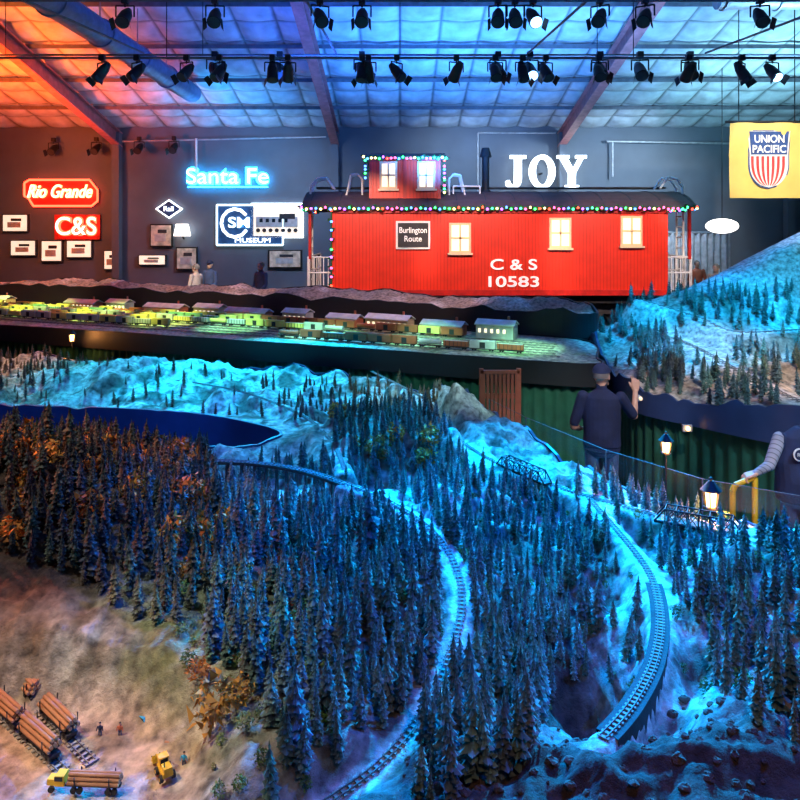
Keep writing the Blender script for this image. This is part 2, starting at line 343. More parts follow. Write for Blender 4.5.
b.tube([(cx+.46*math.cos(t/10*math.pi*2*.82+.6),yw-.03,cz_+.48*math.sin(t/10*math.pi*2*.82+.6)) for t in range(11)],.05,'joy')
b.text('SM',(cx+.14,yw-.05,cz_+.0),.5,'neonbluew',.01,.008,.72); b.text('MUSEUM',(wp(250,241)[0]+.1,yw-.05,wp(0,240.5)[1]),.22,'joy',.01,0,1.2); b.done()
def loco(b,cx,cz_,w,h):
    b.box((cx,yw-.03,cz_-.05),(w*.8,.03,h*.3),'carD'); b.box((cx+w*.2,yw-.04,cz_+h*.12),(w*.3,.03,h*.15),'dark')
    for i in range(7): b.cyl((cx-w*.36+i*w*.12,yw-.06,cz_-h*.28),(cx-w*.36+i*w*.12,yw-.02,cz_-h*.28),.07,'dark')
    for i in range(5): b.box((cx-w*.3+i*w*.12,yw-.05,cz_),(w*.06,.02,h*.1),'glassd')
frame('train_poster',251,203,303,238,'posterw','joy',loco)
def pic(b,cx,cz_,w,h): b.box((cx-.02,yw-.03,cz_-h*.1),(w*.5,.02,h*.3),'carD'); b.box((cx+.05,yw-.03,cz_+h*.18),(w*.4,.02,h*.15),'dark')
for a in[(150,224,172,247),(176,247,197,270),(268,250,302,268)]: frame('framed_poster',*a,'poster','black',pic)
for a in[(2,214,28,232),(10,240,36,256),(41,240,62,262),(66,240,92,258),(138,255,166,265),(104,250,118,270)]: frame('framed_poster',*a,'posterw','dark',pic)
b=MB('wall_lamp')
x,z=wp(184,230); b.cyl((x,yw-.2,z-.2),(x,yw-.2,z+.2),.28,'whiteglow',.2); b.cyl((x,yw,z-.3),(x,yw-.2,z-.2),.03,'black')
b.done()
b=MB('illuminated_letters'); y=23.38; jx=3.56; H=1.10; z0=4.60
def poly(pts,ox): b.extr([(ox+p[0],y,z0+p[1]) for p in pts],(0,.14,0),'joy')
st=lambda ox,x0,x1,za,zb_: poly([(x0,za),(x1,za),(x1,zb_),(x0,zb_)],ox)
st(jx,.12,.66,H-.11,H)
poly([(.27,H-.05),(.51,H-.05),(.51,.28),(.47,.12),(.38,.02),(.24,-.03),(.08,.0),(-.02,.10),(-.02,.24),(.10,.27),(.14,.17),(.20,.10),(.26,.16)],jx)
def ring(ox,cx,ro,ri,zo,zi,cz_):
    n=36
    for i in range(n):
        a,c=2*math.pi*i/n,2*math.pi*(i+1)/n
        b.extr([(ox+cx+ri*math.cos(a),y,cz_+zi*math.sin(a)),(ox+cx+ro*math.cos(a),y,cz_+zo*math.sin(a)),(ox+cx+ro*math.cos(c),y,cz_+zo*math.sin(c)),(ox+cx+ri*math.cos(c),y,cz_+zi*math.sin(c))],(0,.14,0),'joy')
ring(jx+1.20,0,.44,.22,.57,.43,z0+H/2)
ox=jx+1.72
st(ox,-.02,.38,H-.1,H); st(ox,.60,.96,H-.1,H); poly([(.05,H-.05),(.30,H-.05),(.59,.5),(.36,.5)],ox); poly([(.88,H-.05),(.72,H-.05),(.45,.5),(.59,.5)],ox); st(ox,.36,.59,0,.52); st(ox,.25,.70,0,.1)
for xx in(jx+.4,jx+1.2,ox+.47): b.box((xx,23.7,z0+.5),(.05,.52,.05),'black')
b.done()
# ------------------------------------------------------------ banner
b=MB('railroad_banner'); Yb=16.0; bx0,bx1=7.54,9.22; bz0,bz1=3.93,5.65
wv=lambda x,z:Yb+.03*math.sin(x*7)+.015*math.sin(z*3)
b.grid(lambda u,v: Vector((bx0+(bx1-bx0)*u,wv(bx0+(bx1-bx0)*u,bz0+(bz1-bz0)*v),bz0+(bz1-bz0)*v)),30,20,'banner')
b.cyl((bx0-.1,Yb,bz1+.02),(bx1+.1,Yb,bz1+.02),.03,'black')
for xx in(bx0+.2,bx1-.2): b.cyl((xx,Yb,bz1),(xx,Yb,ceilz(Yb)-.1),.012,'black',n=5)
cx,cz_=8.42,4.83
def sh(u,grow=0):
    return (.47+grow)*(1-.10*math.sin(u*math.pi) if u<.55 else (1-.1*math.sin(.55*math.pi))*math.sqrt(max(0,1-((u-.55)/.45)**2.2)) )
def shz(u): return cz_+.62-1.26*u
for grow,k,dy in((.05,'bblue',-.05),(.02,'white',-.06)):
    b.grid(lambda u,v: Vector((cx+sh(v,grow)*(2*u-1),wv(cx,4.8)+dy,shz(v)+(.62*grow if v<.5 else -grow))),8,24,k)
b.grid(lambda u,v: Vector((cx+sh(v*.42)*(2*u-1)*.97,wv(cx,4.8)-.07,shz(v*.42))),8,10,'bblue')
for i in range(7):
    a=-.9+i*.28; 
    b.grid(lambda u,v: Vector((cx+max(-1,min(1,(a-.07+.14*u)))*sh(.45+.53*v*(1-.0*abs(a))),wv(cx,4.8)-.07,shz(.45+.53*v))),1,14,'bred')
b.text('UNION',(cx,wv(cx,4.8)-.08,5.27),.24,'letter',.003,.004,.68); b.text('PACIFIC',(cx,wv(cx,4.8)-.08,5.04),.24,'letter',.003,.004,.76)
b.done(fix=False)
b=MB('pipe_and_drape'); b.grid(lambda u,v: Vector((8.0+2.3*u,22+.06*math.sin(u*70),.6+2.5*v)),140,2,'drape'); b.cyl((7.9,22,3.12),(10.4,22,3.12),.03,'steelgrey')
for xx in(7.95,10.35): b.cyl((xx,22,.6),(xx,22,3.12),.03,'steelgrey')
b.done()
b=MB('dome_pendant_lamp'); c=W(722,226,19); b.sph(c,(.42,.42,.2),'whiteglow',20,10); b.cyl(c,(c.x,c.y,ceilz(19)-.1),.012,'black',n=5); b.done()
b=MB('display_counter'); b.box((-11.6,20.3,1.1),(3.2,.8,1.0),'cream'); b.box((-11.6,20.3,1.63),(3.4,.9,.06),'white'); b.done()
# ------------------------------------------------------------ numpy noise
TAB=rng.rand(256,256)*2-1
def vn(x,y):
    xi=np.floor(x).astype(int); yi=np.floor(y).astype(int); fx=x-xi; fy=y-yi; fx=fx*fx*(3-2*fx); fy=fy*fy*(3-2*fy)
    a=TAB[xi%256,yi%256]; bb=TAB[(xi+1)%256,yi%256]; c=TAB[xi%256,(yi+1)%256]; d=TAB[(xi+1)%256,(yi+1)%256]
    return (a*(1-fx)+bb*fx)*(1-fy)+(c*(1-fx)+d*fx)*fy
def fbm(x,y,o=5,s=1.0):
    t=0;a=1.0
    for i in range(o): t=t+a*vn(x*s+i*17.3,y*s-i*9.1); a*=.5; s*=2.03
    return t
def ridg(x,y,o=4,s=1.0):
    t=0;a=1.0
    for i in range(o): t=t+a*(1-2*np.abs(vn(x*s+i*7.3,y*s+i*3.1))); a*=.5; s*=2.1
    return t
def catm(P,n=14,closed=False):
    P=[Vector(p) for p in P]; out=[]; N=len(P); R=range(N if closed else N-1)
    for i in R:
        if closed: p0,p1,p2,p3=P[i-1],P[i],P[(i+1)%N],P[(i+2)%N]
        else: p0,p1,p2,p3=P[max(i-1,0)],P[i],P[i+1],P[min(i+2,N-1)]
        for k in range(n):
            t=k/n; out.append(.5*((2*p1)+(p2-p0)*t+(2*p0-5*p1+4*p2-p3)*t*t+(3*p1-p0-3*p2+p3)*t**3))
    if not closed: out.append(P[-1])
    return out
def inside(px,py,poly):
    r=np.zeros(px.shape,bool); n=len(poly); j=n-1
    for i in range(n):
        xi,yi=poly[i][0],poly[i][1]; xj,yj=poly[j][0],poly[j][1]
        if yi!=yj:
            c=((yi>py)!=(yj>py))&(px<(xj-xi)*(py-yi)/(yj-yi)+xi); r^=c
        j=i
    return r
def pdist(x,y,path):
    P=np.array([(p.x,p.y,p.z) for p in path]); best=np.full(x.shape,1e9); bz=np.zeros(x.shape)
    for q in P:
        d=(x-q[0])**2+(y-q[1])**2; m=d<best; best=np.where(m,d,best); bz=np.where(m,q[2],bz)
    return np.sqrt(best),bz
sst=lambda t:np.clip(t,0,1)**2*(3-2*np.clip(t,0,1))
gs=lambda x,y,cx,cy,A,sx,sy:A*np.exp(-(x-cx)**2/(2*sx*sx)-(y-cy)**2/(2*sy*sy))
# ------------------------------------------------------------ paths
R1=catm([G(372,372,1.25),G(425,400,1.25),G(450,432,1.22),G(490,460,1.22),G(560,488,1.2),G(620,506,1.2),G(700,527,1.2),G(800,545,1.2),G(960,562,1.2)],18)
R2=catm([G(345,484,1.4),G(385,500,1.35),G(430,530,1.3),G(455,565,1.25),G(462,605,1.2),G(450,655,1.15),G(425,710,1.1),G(380,765,1.08),G(310,815,1.05),G(220,870,1.05)],18)
R3=catm([G(590,500,1.2),G(625,540,1.2),G(650,575,1.2),G(660,615,1.22),G(655,660,1.25),G(632,705,1.28),G(600,742,1.3)],18)
RC=catm([G(0,378,1.22),G(90,372,1.22),G(170,380,1.22),G(240,392,1.22),G(300,415,1.22),G(330,440,1.25),G(345,470,1.3)],14)
PA=[R1,R2,R3,RC]
EDG=catm([Vector(p) for p in[(-8.6,9,1.2),(-7,8.3,1.2),(-4.57,8.0,1.2),(-2.53,7.69,1.2),(-1.5,7.2,1.2),(-1.2,6.8,1.2)]],12)
def yardmask(x,y,e): return 1-sst((np.sqrt(((x+1.75)/1.0)**2+((y-2.62)/.62)**2)-.85)/e)
def hD(x,y):
    h=1.08+gs(x,y,-2.1,4.4,.62,.72,.72)+gs(x,y,-4.2,4.2,.5,1.1,.8)+gs(x,y,-.5,4.0,.2,.5,.7)+gs(x,y,-.2,6.7,.22,.7,.5)
    h=h+gs(x,y,.85,3.7,-.2,.35,.7)+gs(x,y,1.0,2.45,.33,.6,.38)+gs(x,y,2.2,3.6,.28,.55,.6)+gs(x,y,3.8,3.2,.3,.9,.8)
    h=h+gs(x,y,-3.5,9.6,.2,1.5,.6)+gs(x,y,.55,7.3,.28,.22,.7)+gs(x,y,-1.5,4.85,.16,.13,.12)+gs(x,y,.6,5.3,.1,.5,.3)
    amp=.05+.05*sst((y-3)/3)
    h=h+amp*fbm(x,y,6,1.9)*1.1+(.03+.035*sst((x+.2)/.6))*ridg(x,y,4,3.1)*.8+.012*ridg(x,y,3,9.0)
    h=h+.05*sst((y-6.8)/.6)*ridg(x,y,4,1.7)
    w=yardmask(x,y,.35); h=h*(1-w)+(1.02+.008*fbm(x,y,3,9))*w
    d,z=pdist(x,y,EDG[::2]); w=1-sst((d-.05)/.4); h=h*(1-w)+z*w
    for k,P in enumerate(PA):
        d,z=pdist(x,y,P[::3]); w=1-sst((d-.045)/.12); h=h*(1-w)+z*w
        if k==2:
            side=np.exp(-((x-.92)/.22)**2-((y-3.25)/.55)**2); h=h-.30*side*sst((d-.035)/.03)
    return h
polyD=[(-5.2,1.4),(0,1.4),(5,1.4),(5,3.2),(4.4,4.1),(3.5,4.5),(2.76,4.83),(2.2,5.18),(1.68,5.88),(1.19,6.93),(.85,7.9),(.55,8.75),(-.4,9.4),(-2.5,10.2),(-5,11),(-7,11.7),(-8.6,12),(-8.6,9),(-7,8.3),(-4.57,8.0),(-2.53,7.69),(-1.5,7.2),(-1.15,6.75),(-1.8,6.35),(-3,6.2),(-5.2,6.0)]
def colD(x,y,h):
    n=x.shape; col=np.zeros(n+(3,)); col[:]=(.54,.55,.51)
    def mixc(w,c):
        w=np.clip(w,0,1)[...,None]; col[:]=col*(1-w)+np.array(c)*w
    ns=fbm(x,y,5,3.3)
    mixc(sst(ns*1.4+.15)*.9,(.10,.10,.07)); mixc(sst(fbm(x+9,y,4,7)-.1),(.07,.065,.05))
    mixc(1.3*np.exp(-((x+2.3)/1.1)**2-((y-3.9)/.9)**2),(.14,.075,.04))
    mixc(1.2*np.exp(-((x+.35)/.5)**2-((y-3.7)/1.0)**2)*.8,(.09,.10,.07))
    mixc(1.2*np.exp(-((x+.95)/.38)**2-((y-3.4)/.6)**2),(.27,.28,.19)); mixc(.9*np.exp(-((x+.95)/.5)**2-((y-3.2)/.8)**2)*sst(fbm(x+3,y,4,5)+.25),(.09,.12,.045))
    mixc(1.6*np.exp(-((x-.85)/1.3)**2-((y-2.35)/.38)**2)*(.6+.4*sst(-ns*2+.6)),(.065,.042,.03))
    mixc(1.4*np.exp(-((x-.72)/.34)**2-((y-3.7)/.8)**2),(.075,.055,.045))
    mixc(1.2*np.exp(-((x+.2)/.8)**2-((y-6.6)/.5)**2),(.24,.17,.13))
    mixc(2*np.exp(-((x+1.5)/.16)**2-((y-4.85)/.14)**2),(.6,.36,.18))
    mixc(.8*np.exp(-((x+6)/1.5)**2-((y-9.6)/1.5)**2),(.34,.24,.15))
    w=yardmask(x,y,.25); mixc(w,(.44,.34,.24))
    mixc(w*sst(fbm(x,y,5,3.3)-.0),(.20,.14,.09))
    for P in PA:
        d,z=pdist(x,y,P[::3]); mixc((1-sst((d-.045)/.035))*.95,(.58,.58,.56))
    return col
def layout(name,poly,hf,cf_,xr,yr,dx,ky,fz=.95,fk='fascia',ck='curtaink',cbot=0.0):
    pl=[(p.x,p.y) for p in catm([(a,b_,0) for a,b_ in poly],6,True)]
    xs=np.arange(xr[0],xr[1],dx); ys=[yr[0]]
    while ys[-1]<yr[1]: ys.append(ys[-1]+ky*ys[-1])
    ys=np.array(ys); X,Y=np.meshgrid(xs,ys); ins=inside(X,Y,pl)
    keep=ins[:-1,:-1]|ins[1:,:-1]|ins[:-1,1:]|ins[1:,1:]
    used=np.zeros(X.shape,bool); used[:-1,:-1]|=keep; used[1:,:-1]|=keep; used[:-1,1:]|=keep; used[1:,1:]|=keep
    out=used&~ins; A=np.array(pl); Bq=np.roll(A,-1,0)
    for j,i in zip(*np.nonzero(out)):
        p=np.array((X[j,i],Y[j,i])); ab=Bq-A; t=np.clip(((p-A)*ab).sum(1)/np.maximum((ab*ab).sum(1),1e-9),0,1); q=A+ab*t[:,None]
        k=((q-p)**2).sum(1).argmin(); X[j,i],Y[j,i]=q[k]
    Z=np.zeros(X.shape); Z[used]=hf(X[used],Y[used])
    CC=cf_(X[used],Y[used],Z[used])
    idx=-np.ones(X.shape,int); idx[used]=np.arange(used.sum())
    V=np.stack([X[used],Y[used],Z[used]],1)
    jj,ii=np.nonzero(keep); fc=np.stack([idx[jj,ii],idx[jj,ii+1],idx[jj+1,ii+1],idx[jj+1,ii]],1)
    me=bpy.data.meshes.new(name); me.from_pydata(V.tolist(),[],fc.tolist()); me.materials.append(M['terrain'])
    ca=me.color_attributes.new('Col','FLOAT_COLOR','POINT'); ca.data.foreach_set('color',np.concatenate([CC,np.ones((len(CC),1))],1).astype(np.float32).ravel())
    me.polygons.foreach_set('use_smooth',[True]*len(fc)); o=link(bpy.data.objects.new(name,me))
    P=np.array([(p.x,p.y) for p in catm([(a,b_,0) for a,b_ in poly],14,True)]); n=len(P)
    zt=hf(P[:,0],P[:,1])
    T=np.roll(P,-1,0)-np.roll(P,1,0); N=np.stack([T[:,1],-T[:,0]],1); N/=np.linalg.norm(N,axis=1)[:,None]+1e-9
    area=(P[:,0]*np.roll(P[:,1],-1)-np.roll(P[:,0],-1)*P[:,1]).sum()
    if area<0: N=-N
    f=MB('fascia'); O=P+N*.03
    vs=[]
    for i in range(n): vs+=[(P[i,0],P[i,1],zt[i]+.0),(P[i,0],P[i,1],zt[i]+.02),(O[i,0],O[i,1],zt[i]+.02),(O[i,0],O[i,1],fz)]
    fs=[]
    for i in range(n):
        j=(i+1)%n
        for a in range(3): fs.append((4*i+a,4*j+a,4*j+a+1,4*i+a+1))
    f.add(vs,fs,fk)
    L=np.r_[0,np.cumsum(np.linalg.norm(np.roll(P,-1,0)-P,axis=1))]; m=int(L[-1]/.035); q=np.linspace(0,L[-1],m,endpoint=False)
    px=np.interp(q,L,np.r_[P[:,0],P[0,0]]); py=np.interp(q,L,np.r_[P[:,1],P[0,1]]); nx=np.interp(q,L,np.r_[N[:,0],N[0,0]]); ny=np.interp(q,L,np.r_[N[:,1],N[0,1]])
    off=-.05+.025*np.sin(q*2*math.pi/.14); vs=[]
    for i in range(m): vs+=[(px[i]+nx[i]*off[i],py[i]+ny[i]*off[i],fz+.05),(px[i]+nx[i]*off[i],py[i]+ny[i]*off[i],.01+cbot)]
    f.add(vs,[(2*i,2*((i+1)%m),2*((i+1)%m)+1,2*i+1) for i in range(m)],ck,True)
    fo=f.done(fix=False); fo.parent=o
    return o,pl
terrD,plD=layout('model_railroad_terrain',polyD,hD,colD,(-8.8,5.1),(1.35,12.2),.024,.0065,.88,'fascia','curtain')
RE=catm([G(630,322,1.75),G(690,345,1.65),G(740,372,1.55),G(800,402,1.5),G(900,440,1.45)],14)
RE2=catm([W(640,300,10.6),W(700,318,10.0),W(735,332,9.6),W(800,330,9.7),W(900,325,10.2)],14)
def slopeE(x,y): return 3.4*np.tanh(np.clip((x-3.2)*.60,0,9)/3.4)*np.where(y>11,np.exp(-((y-11)/1.3)**2),np.exp(-((y-11)/1.15)**2))
def hE(x,y):
    h=1.36+slopeE(x,y)*1.06+gs(x,y,3.6,10.2,.36,.7,.6)+gs(x,y,5.3,8.2,.25,1.2,.6)
    am=1-.9*sst((y-10.5)/.4)*sst((x-4)/1)
    h=h+(.09*fbm(x,y,6,1.3)+.07*ridg(x,y,4,1.9))*am
    for P in(RE,RE2):
        d,z=pdist(x,y,P[::2]); w=1-sst((d-.1)/.3); h=h*(1-w)+z*w
    return h
def colE(x,y,h):
    col=np.zeros(x.shape+(3,)); col[:]=(.42,.41,.37)
    def mixc(w,c):
        w=np.clip(w,0,1)[...,None]; col[:]=col*(1-w)+np.array(c)*w
    mixc(sst(fbm(x,y,5,1.5)+.2)*.9,(.13,.13,.08)); mixc(sst((9.4-y)/.8)*.7*(.5+.5*sst(fbm(x,y,4,2.5)+.5)),(.52,.38,.25))
    mixc(sst((y-10.5)/.3)*sst((x-4.2)/.8)*.9,(.58,.56,.60))
    for P in(RE,RE2): d,z=pdist(x,y,P[::2]); mixc(1-sst((d-.08)/.1),(.6,.55,.48))
    return col
polyE=[(2.72,8.15),(3.2,7.45),(3.85,6.75),(4.8,6.1),(6.5,5.6),(9,5.6),(10.5,8),(10.5,12.4),(8,12.9),(5,12.9),(3.3,12.2),(3.0,10.9),(2.8,9.4)]
terrE,plE=layout('mountain_section_terrain',polyE,hE,colE,(2.5,10.8),(5.3,13.2),.045,.005,1.10,'fascia','curtain')
def hA(x,y): return 1.86+.10*np.abs(fbm(x,y,5,.9))+.05*fbm(x,y,5,3)+.06*sst((y-(13.5-(x+1.93)*.48)-.3)/.4)
def colA(x,y,h):
    col=np.zeros(x.shape+(3,)); col[:]=(.34,.24,.17); w=sst(fbm(x,y,4,2))[...,None]; return col*(1-w)+np.array((.58,.48,.4))*w
polyA=[(-13.4,17.2),(-9.7,16.6),(-5.8,15.2),(-1.93,13.5),(.9,11.95),(2.85,10.95),(2.95,11.9),(.6,13.1),(-1.8,14.6),(-5.8,16.3),(-9.7,17.45),(-13.4,17.5)]
terrA,plA=layout('upper_ridge_terrain',polyA,hA,colA,(-13.6,3.2),(10.8,17.8),.06,.004,1.51,'fasciak','curtaink',1.3)
def hB(x,y): return 1.5+.006*fbm(x,y,3,4)
def colB(x,y,h):
    col=np.zeros(x.shape+(3,)); col[:]=(.58,.55,.42); w=sst(fbm(x,y,4,2.5)+.2)[...,None]; return col*(1-w)+np.array((.36,.46,.24))*w
polyB=[(-13.2,14.6),(-9.5,13.6),(-7.1,12.5),(-2.5,10.75),(0,9.75),(2.3,8.85),(2.6,9.3),(2.78,10.85),(.85,11.87),(-1.98,13.4),(-5.85,15.1),(-9.7,16.5),(-13.2,17.05)]
terrB,plB=layout('rail_yard_terrain',polyB,hB,colB,(-13.4,3),(8.6,17.3),.06,.006,1.22,'fasciak','curtain')
# ------------------------------------------------------------ tracks
def track(name,P,zoff=.010,g=.024,tl=.044,step=.032):
    b=MB(name); L=[0]
    for a,c in zip(P[:-1],P[1:]): L.append(L[-1]+(c-a).length)
    def at(s):
        for i in range(len(P)-1):
            if L[i+1]>=s: 
                t=(s-L[i])/max(L[i+1]-L[i],1e-6); return P[i].lerp(P[i+1],t),(P[i+1]-P[i]).normalized()
        return P[-1],(P[-1]-P[-2]).normalized()
    n=int(L[-1]/step)
    pts=[at(i*step) for i in range(n+1)]
    for p,d in pts:
        R=Matrix.Rotation(math.atan2(d.y,d.x),3,'Z'); b.box(p+Vector((0,0,zoff-.004)),(step*.4,tl,.006),'tie',R)
    for s in(-1,1):
        vs=[]
        for p,d in pts:
            nn=Vector((-d.y,d.x,0)).normalized(); c=p+nn*s*g/2+Vector((0,0,zoff-.002)); vs+=[c-nn*.0018,c-nn*.0018+Vector((0,0,.005)),c+nn*.0018+Vector((0,0,.005)),c+nn*.0018]
        b.add(vs,[(4*i+a,4*i+4+a,4*i+4+(a+1)%4,4*i+(a+1)%4) for i in range(len(pts)-1) for a in range(4)],'rail')
    b.done(fix=False)
for P in(R1,R2,R3,RC): track('model_railroad_track',P)
track('model_railroad_track',RE,step=.08,g=.04,tl=.09); track('model_railroad_track',RE2,step=.08,g=.04,tl=.09)
b=MB('timber_trestle_bridge'); TP=catm([Vector((-1.95,5.35,1.46)),Vector((-1.62,5.3,1.46)),Vector((-1.1,5.3,1.44)),Vector((-.7,5.18,1.42)),R2[0]],10)
for a,c in zip(TP[:-1],TP[1:]):
    d=(c-a).normalized(); R=Matrix.Rotation(math.atan2(d.y,d.x),3,'Z'); b.box((a+c)/2+Vector((0,0,-.010)),((c-a).length+.01,.06,.022),'trestle',R)
for i,p in enumerate(TP[::2]):
    d=Vector((0,1,0)); zb_=1.02
    for o in(-.035,.035,-.012,.012): b.cyl(p+d*o+Vector((0,0,-.02)),Vector((p.x,p.y+o*2,zb_)),.007,'trestle',n=5)
    for zz in(.1,.2,.3): b.box(p+Vector((0,0,-zz)),(.008,.12,.012),'trestle')
b.done(); track('model_railroad_track',TP,.006)
b=MB('curved_stone_viaduct'); seg=R3[40:104]; vs=[]
for i,p in enumerate(seg):
    d=(seg[min(i+1,len(seg)-1)]-seg[max(i-1,0)]); nn=Vector((-d.y,d.x,0)).normalized()
    vs+=[p-nn*.045+Vector((0,0,.002)),p+nn*.045+Vector((0,0,.002)),p+nn*.055+Vector((0,0,-.35)),p-nn*.055+Vector((0,0,-.35))]
b.add(vs,[(4*i+a,4*i+4+a,4*i+4+(a+1)%4,4*i+(a+1)%4) for i in range(len(seg)-1) for a in range(4)],'concrete'); b.done()
def truss(A_,B_,h=.12,w=.1):
    b=MB('steel_truss_bridge'); A_=Vector(A_);B_=Vector(B_); d=(B_-A_); L=d.length; d.normalize(); nn=Vector((-d.y,d.x,0)); n=8; up=Vector((0,0,h))
    R=Matrix.Rotation(math.atan2(d.y,d.x),3,'Z'); b.box((A_+B_)/2,(L,w,.02),'black',R)
    for s in(-w/2,w/2):
        q=nn*s; b.cyl(A_+q+up+d*L/n,B_+q+up-d*L/n,.006,'black',n=5); b.cyl(A_+q,B_+q,.008,'black',n=5); b.cyl(A_+q,A_+q+up+d*L/n,.006,'black',n=5); b.cyl(B_+q,B_+q+up-d*L/n,.006,'black',n=5)
        for i in range(1,n):
            p=A_+q+d*L*i/n; b.cyl(p,p+up,.004,'black',n=5)
            if i<n-1: b.cyl(p,p+up+d*L/n,.003,'black',n=5); b.cyl(p+up,p+d*L/n,.003,'black',n=5)
    for i in range(1,n): p=A_+d*L*i/n+up; b.cyl(p-nn*w/2,p+nn*w/2,.004,'black',n=5)
    b.done()
truss(G(655,518,1.22),G(745,534,1.22),.09); truss(G(500,463,1.23),G(548,484,1.23),.08,.08)
# ------------------------------------------------------------ trees
def conifer(seed,tiers=13,nb=9,slim=.17):
    r=np.random.RandomState(seed); V=[];T=[];Sh=[]
    def tri(a,b_,c,s): o=len(V); V.extend([a,b_,c]); T.append((o,o+1,o+2)); Sh.extend(s)
    for k in range(5):
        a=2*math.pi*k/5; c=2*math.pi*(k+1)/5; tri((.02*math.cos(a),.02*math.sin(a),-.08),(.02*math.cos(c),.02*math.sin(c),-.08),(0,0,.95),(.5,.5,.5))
    for t in range(tiers):
        f=t/(tiers-1); z=.12+.86*f; R=slim*(1-f)**.72+.02
        if f<.15: R*=.8
        for k in range(nb if t<tiers-2 else 5):
            a=2*math.pi*(k+r.rand())/nb; rr=R*r.uniform(.55,1.2); zz=z+r.uniform(-.035,.035); w=rr*.30+.010
            tip=(rr*math.cos(a),rr*math.sin(a),zz-.03-rr*.1); ca,sa=math.cos(a),math.sin(a); mid=.6
            l=(mid*rr*ca-w*sa,mid*rr*sa+w*ca,zz-.045); q=(mid*rr*ca+w*sa,mid*rr*sa-w*ca,zz-.045); top=(rr*.12*ca,rr*.12*sa,zz+.05)
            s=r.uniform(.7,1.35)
            tri(top,l,tip,(.4*s,.9*s,1.5*s)); tri(top,tip,q,(.4*s,1.5*s,.9*s))  # shade near the trunk and lighter tips are put into vertex colour
    return np.array(V),np.array(T),np.array(Sh)
def bush(seed,n=150):
    r=np.random.RandomState(seed); V=[];T=[]
    for i in range(n):
        p=r.normal(size=3); p/=np.linalg.norm(p); p*=r.uniform(.5,1)*.45; p[2]=p[2]*1.1+.5
        for k in range(3): V.append(p+r.normal(size=3)*.075)
        T.append((3*i,3*i+1,3*i+2))
    return np.array(V),np.array(T),r.uniform(.6,1.4,len(V))
CON=[conifer(i) for i in range(6)]+[conifer(19,14,8,.13),conifer(23,12,8,.20)]; BUS=[bush(i) for i in range(4)]
def forest(name,pts,hts,cols,lib,matk='tree'):
    VV=[];TT=[];CC=[];o=0
    for (x,y,z),h,c in zip(pts,hts,cols):
        V,T,Sh=lib[rng.randint(len(lib))]; a=rng.rand()*6.28; s=rng.uniform(.85,1.25)
        lx,ly=rng.normal(size=2)*.04
        X=(V[:,0]*math.cos(a)-V[:,1]*math.sin(a))*h*s+V[:,2]*lx*h; Y=(V[:,0]*math.sin(a)+V[:,1]*math.cos(a))*h*s+V[:,2]*ly*h
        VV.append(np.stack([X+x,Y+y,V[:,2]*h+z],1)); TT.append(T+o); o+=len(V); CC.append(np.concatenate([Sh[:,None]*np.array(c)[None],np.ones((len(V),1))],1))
    V=np.concatenate(VV);T=np.concatenate(TT);C=np.concatenate(CC)
    me=bpy.data.meshes.new(name); me.vertices.add(len(V)); me.vertices.foreach_set('co',V.astype(np.float32).ravel())
    me.loops.add(len(T)*3); me.loops.foreach_set('vertex_index',T.astype(np.int32).ravel()); me.polygons.add(len(T)); me.polygons.foreach_set('loop_start',np.arange(0,len(T)*3,3,dtype=np.int32))
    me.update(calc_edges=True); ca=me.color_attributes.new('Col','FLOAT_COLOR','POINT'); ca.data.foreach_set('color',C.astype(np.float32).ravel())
    me.materials.append(M[matk]); return link(bpy.data.objects.new(name,me))
def scatter(n,xr,yr,hf,pl,zones,mind,paths,pd=.07):
    x=rng.uniform(*xr,n); y=rng.uniform(*yr,n); m=inside(x,y,pl); x=x[m];y=y[m]; z=hf(x,y)
    px=400+F*x/y; py=HY+F*(HC-z)/y; d=np.zeros(len(x))
    for poly,de in zones: d=np.where(inside(px,py,poly),np.maximum(d,de),d)
    m=rng.rand(len(x))<d
    for P in paths: m&=pdist(x,y,P[::2])[0]>pd
    x,y,z=x[m],y[m],z[m]; cell={}; out=[]
    for a,b_,c in zip(x,y,z):
        k=(int(a//mind),int(b_//mind)); ok=True
        for i in(-1,0,1):
            for j in(-1,0,1):
                for q in cell.get((k[0]+i,k[1]+j),()):
                    if (q[0]-a)**2+(q[1]-b_)**2<mind*mind: ok=False
        if ok: cell.setdefault(k,[]).append((a,b_)); out.append((a,b_,c))
    return out
def cols(n,c,v=.3): return [np.array(c)*rng.uniform(1-v,1+v)*np.r_[rng.uniform(.85,1.15,3)] for _ in range(n)]
Z1=[([(-600,430),(205,445),(225,520),(215,590),(170,630),(110,610),(60,575),(-20,550),(-600,590)],.95)]
Z2=[([(215,500),(430,535),(445,600),(432,680),(405,710),(300,710),(230,690),(205,660),(205,600)],.95),([(270,700),(410,700),(370,770),(300,830),(255,810)],.8),([(415,720),(440,690),(500,650),(560,690),(520,770),(420,820)],.8)]
Z3=[([(335,410),(440,410),(470,470),(560,500),(620,560),(600,620),(540,640),(470,650),(470,560),(400,490),(200,480),(335,465)],.75),([(440,510),(560,520),(590,600),(480,640)],.95),
    ([(470,620),(640,620),(640,700),(500,700)],.45),([(650,545),(800,545),(800,600),(690,640)],.6),([(560,480),(700,505),(690,560),(600,530)],.3)]
Z5=[([(690,600),(780,560),(1300,555),(1300,750),(800,750),(715,700)],.95)]
Z6=[([(300,385),(440,385),(440,420),(300,420)],.5),([(0,350),(70,360),(60,400),(0,400)],.3),([(70,360),(300,380),(330,430),(200,420),(0,395)],.04)]
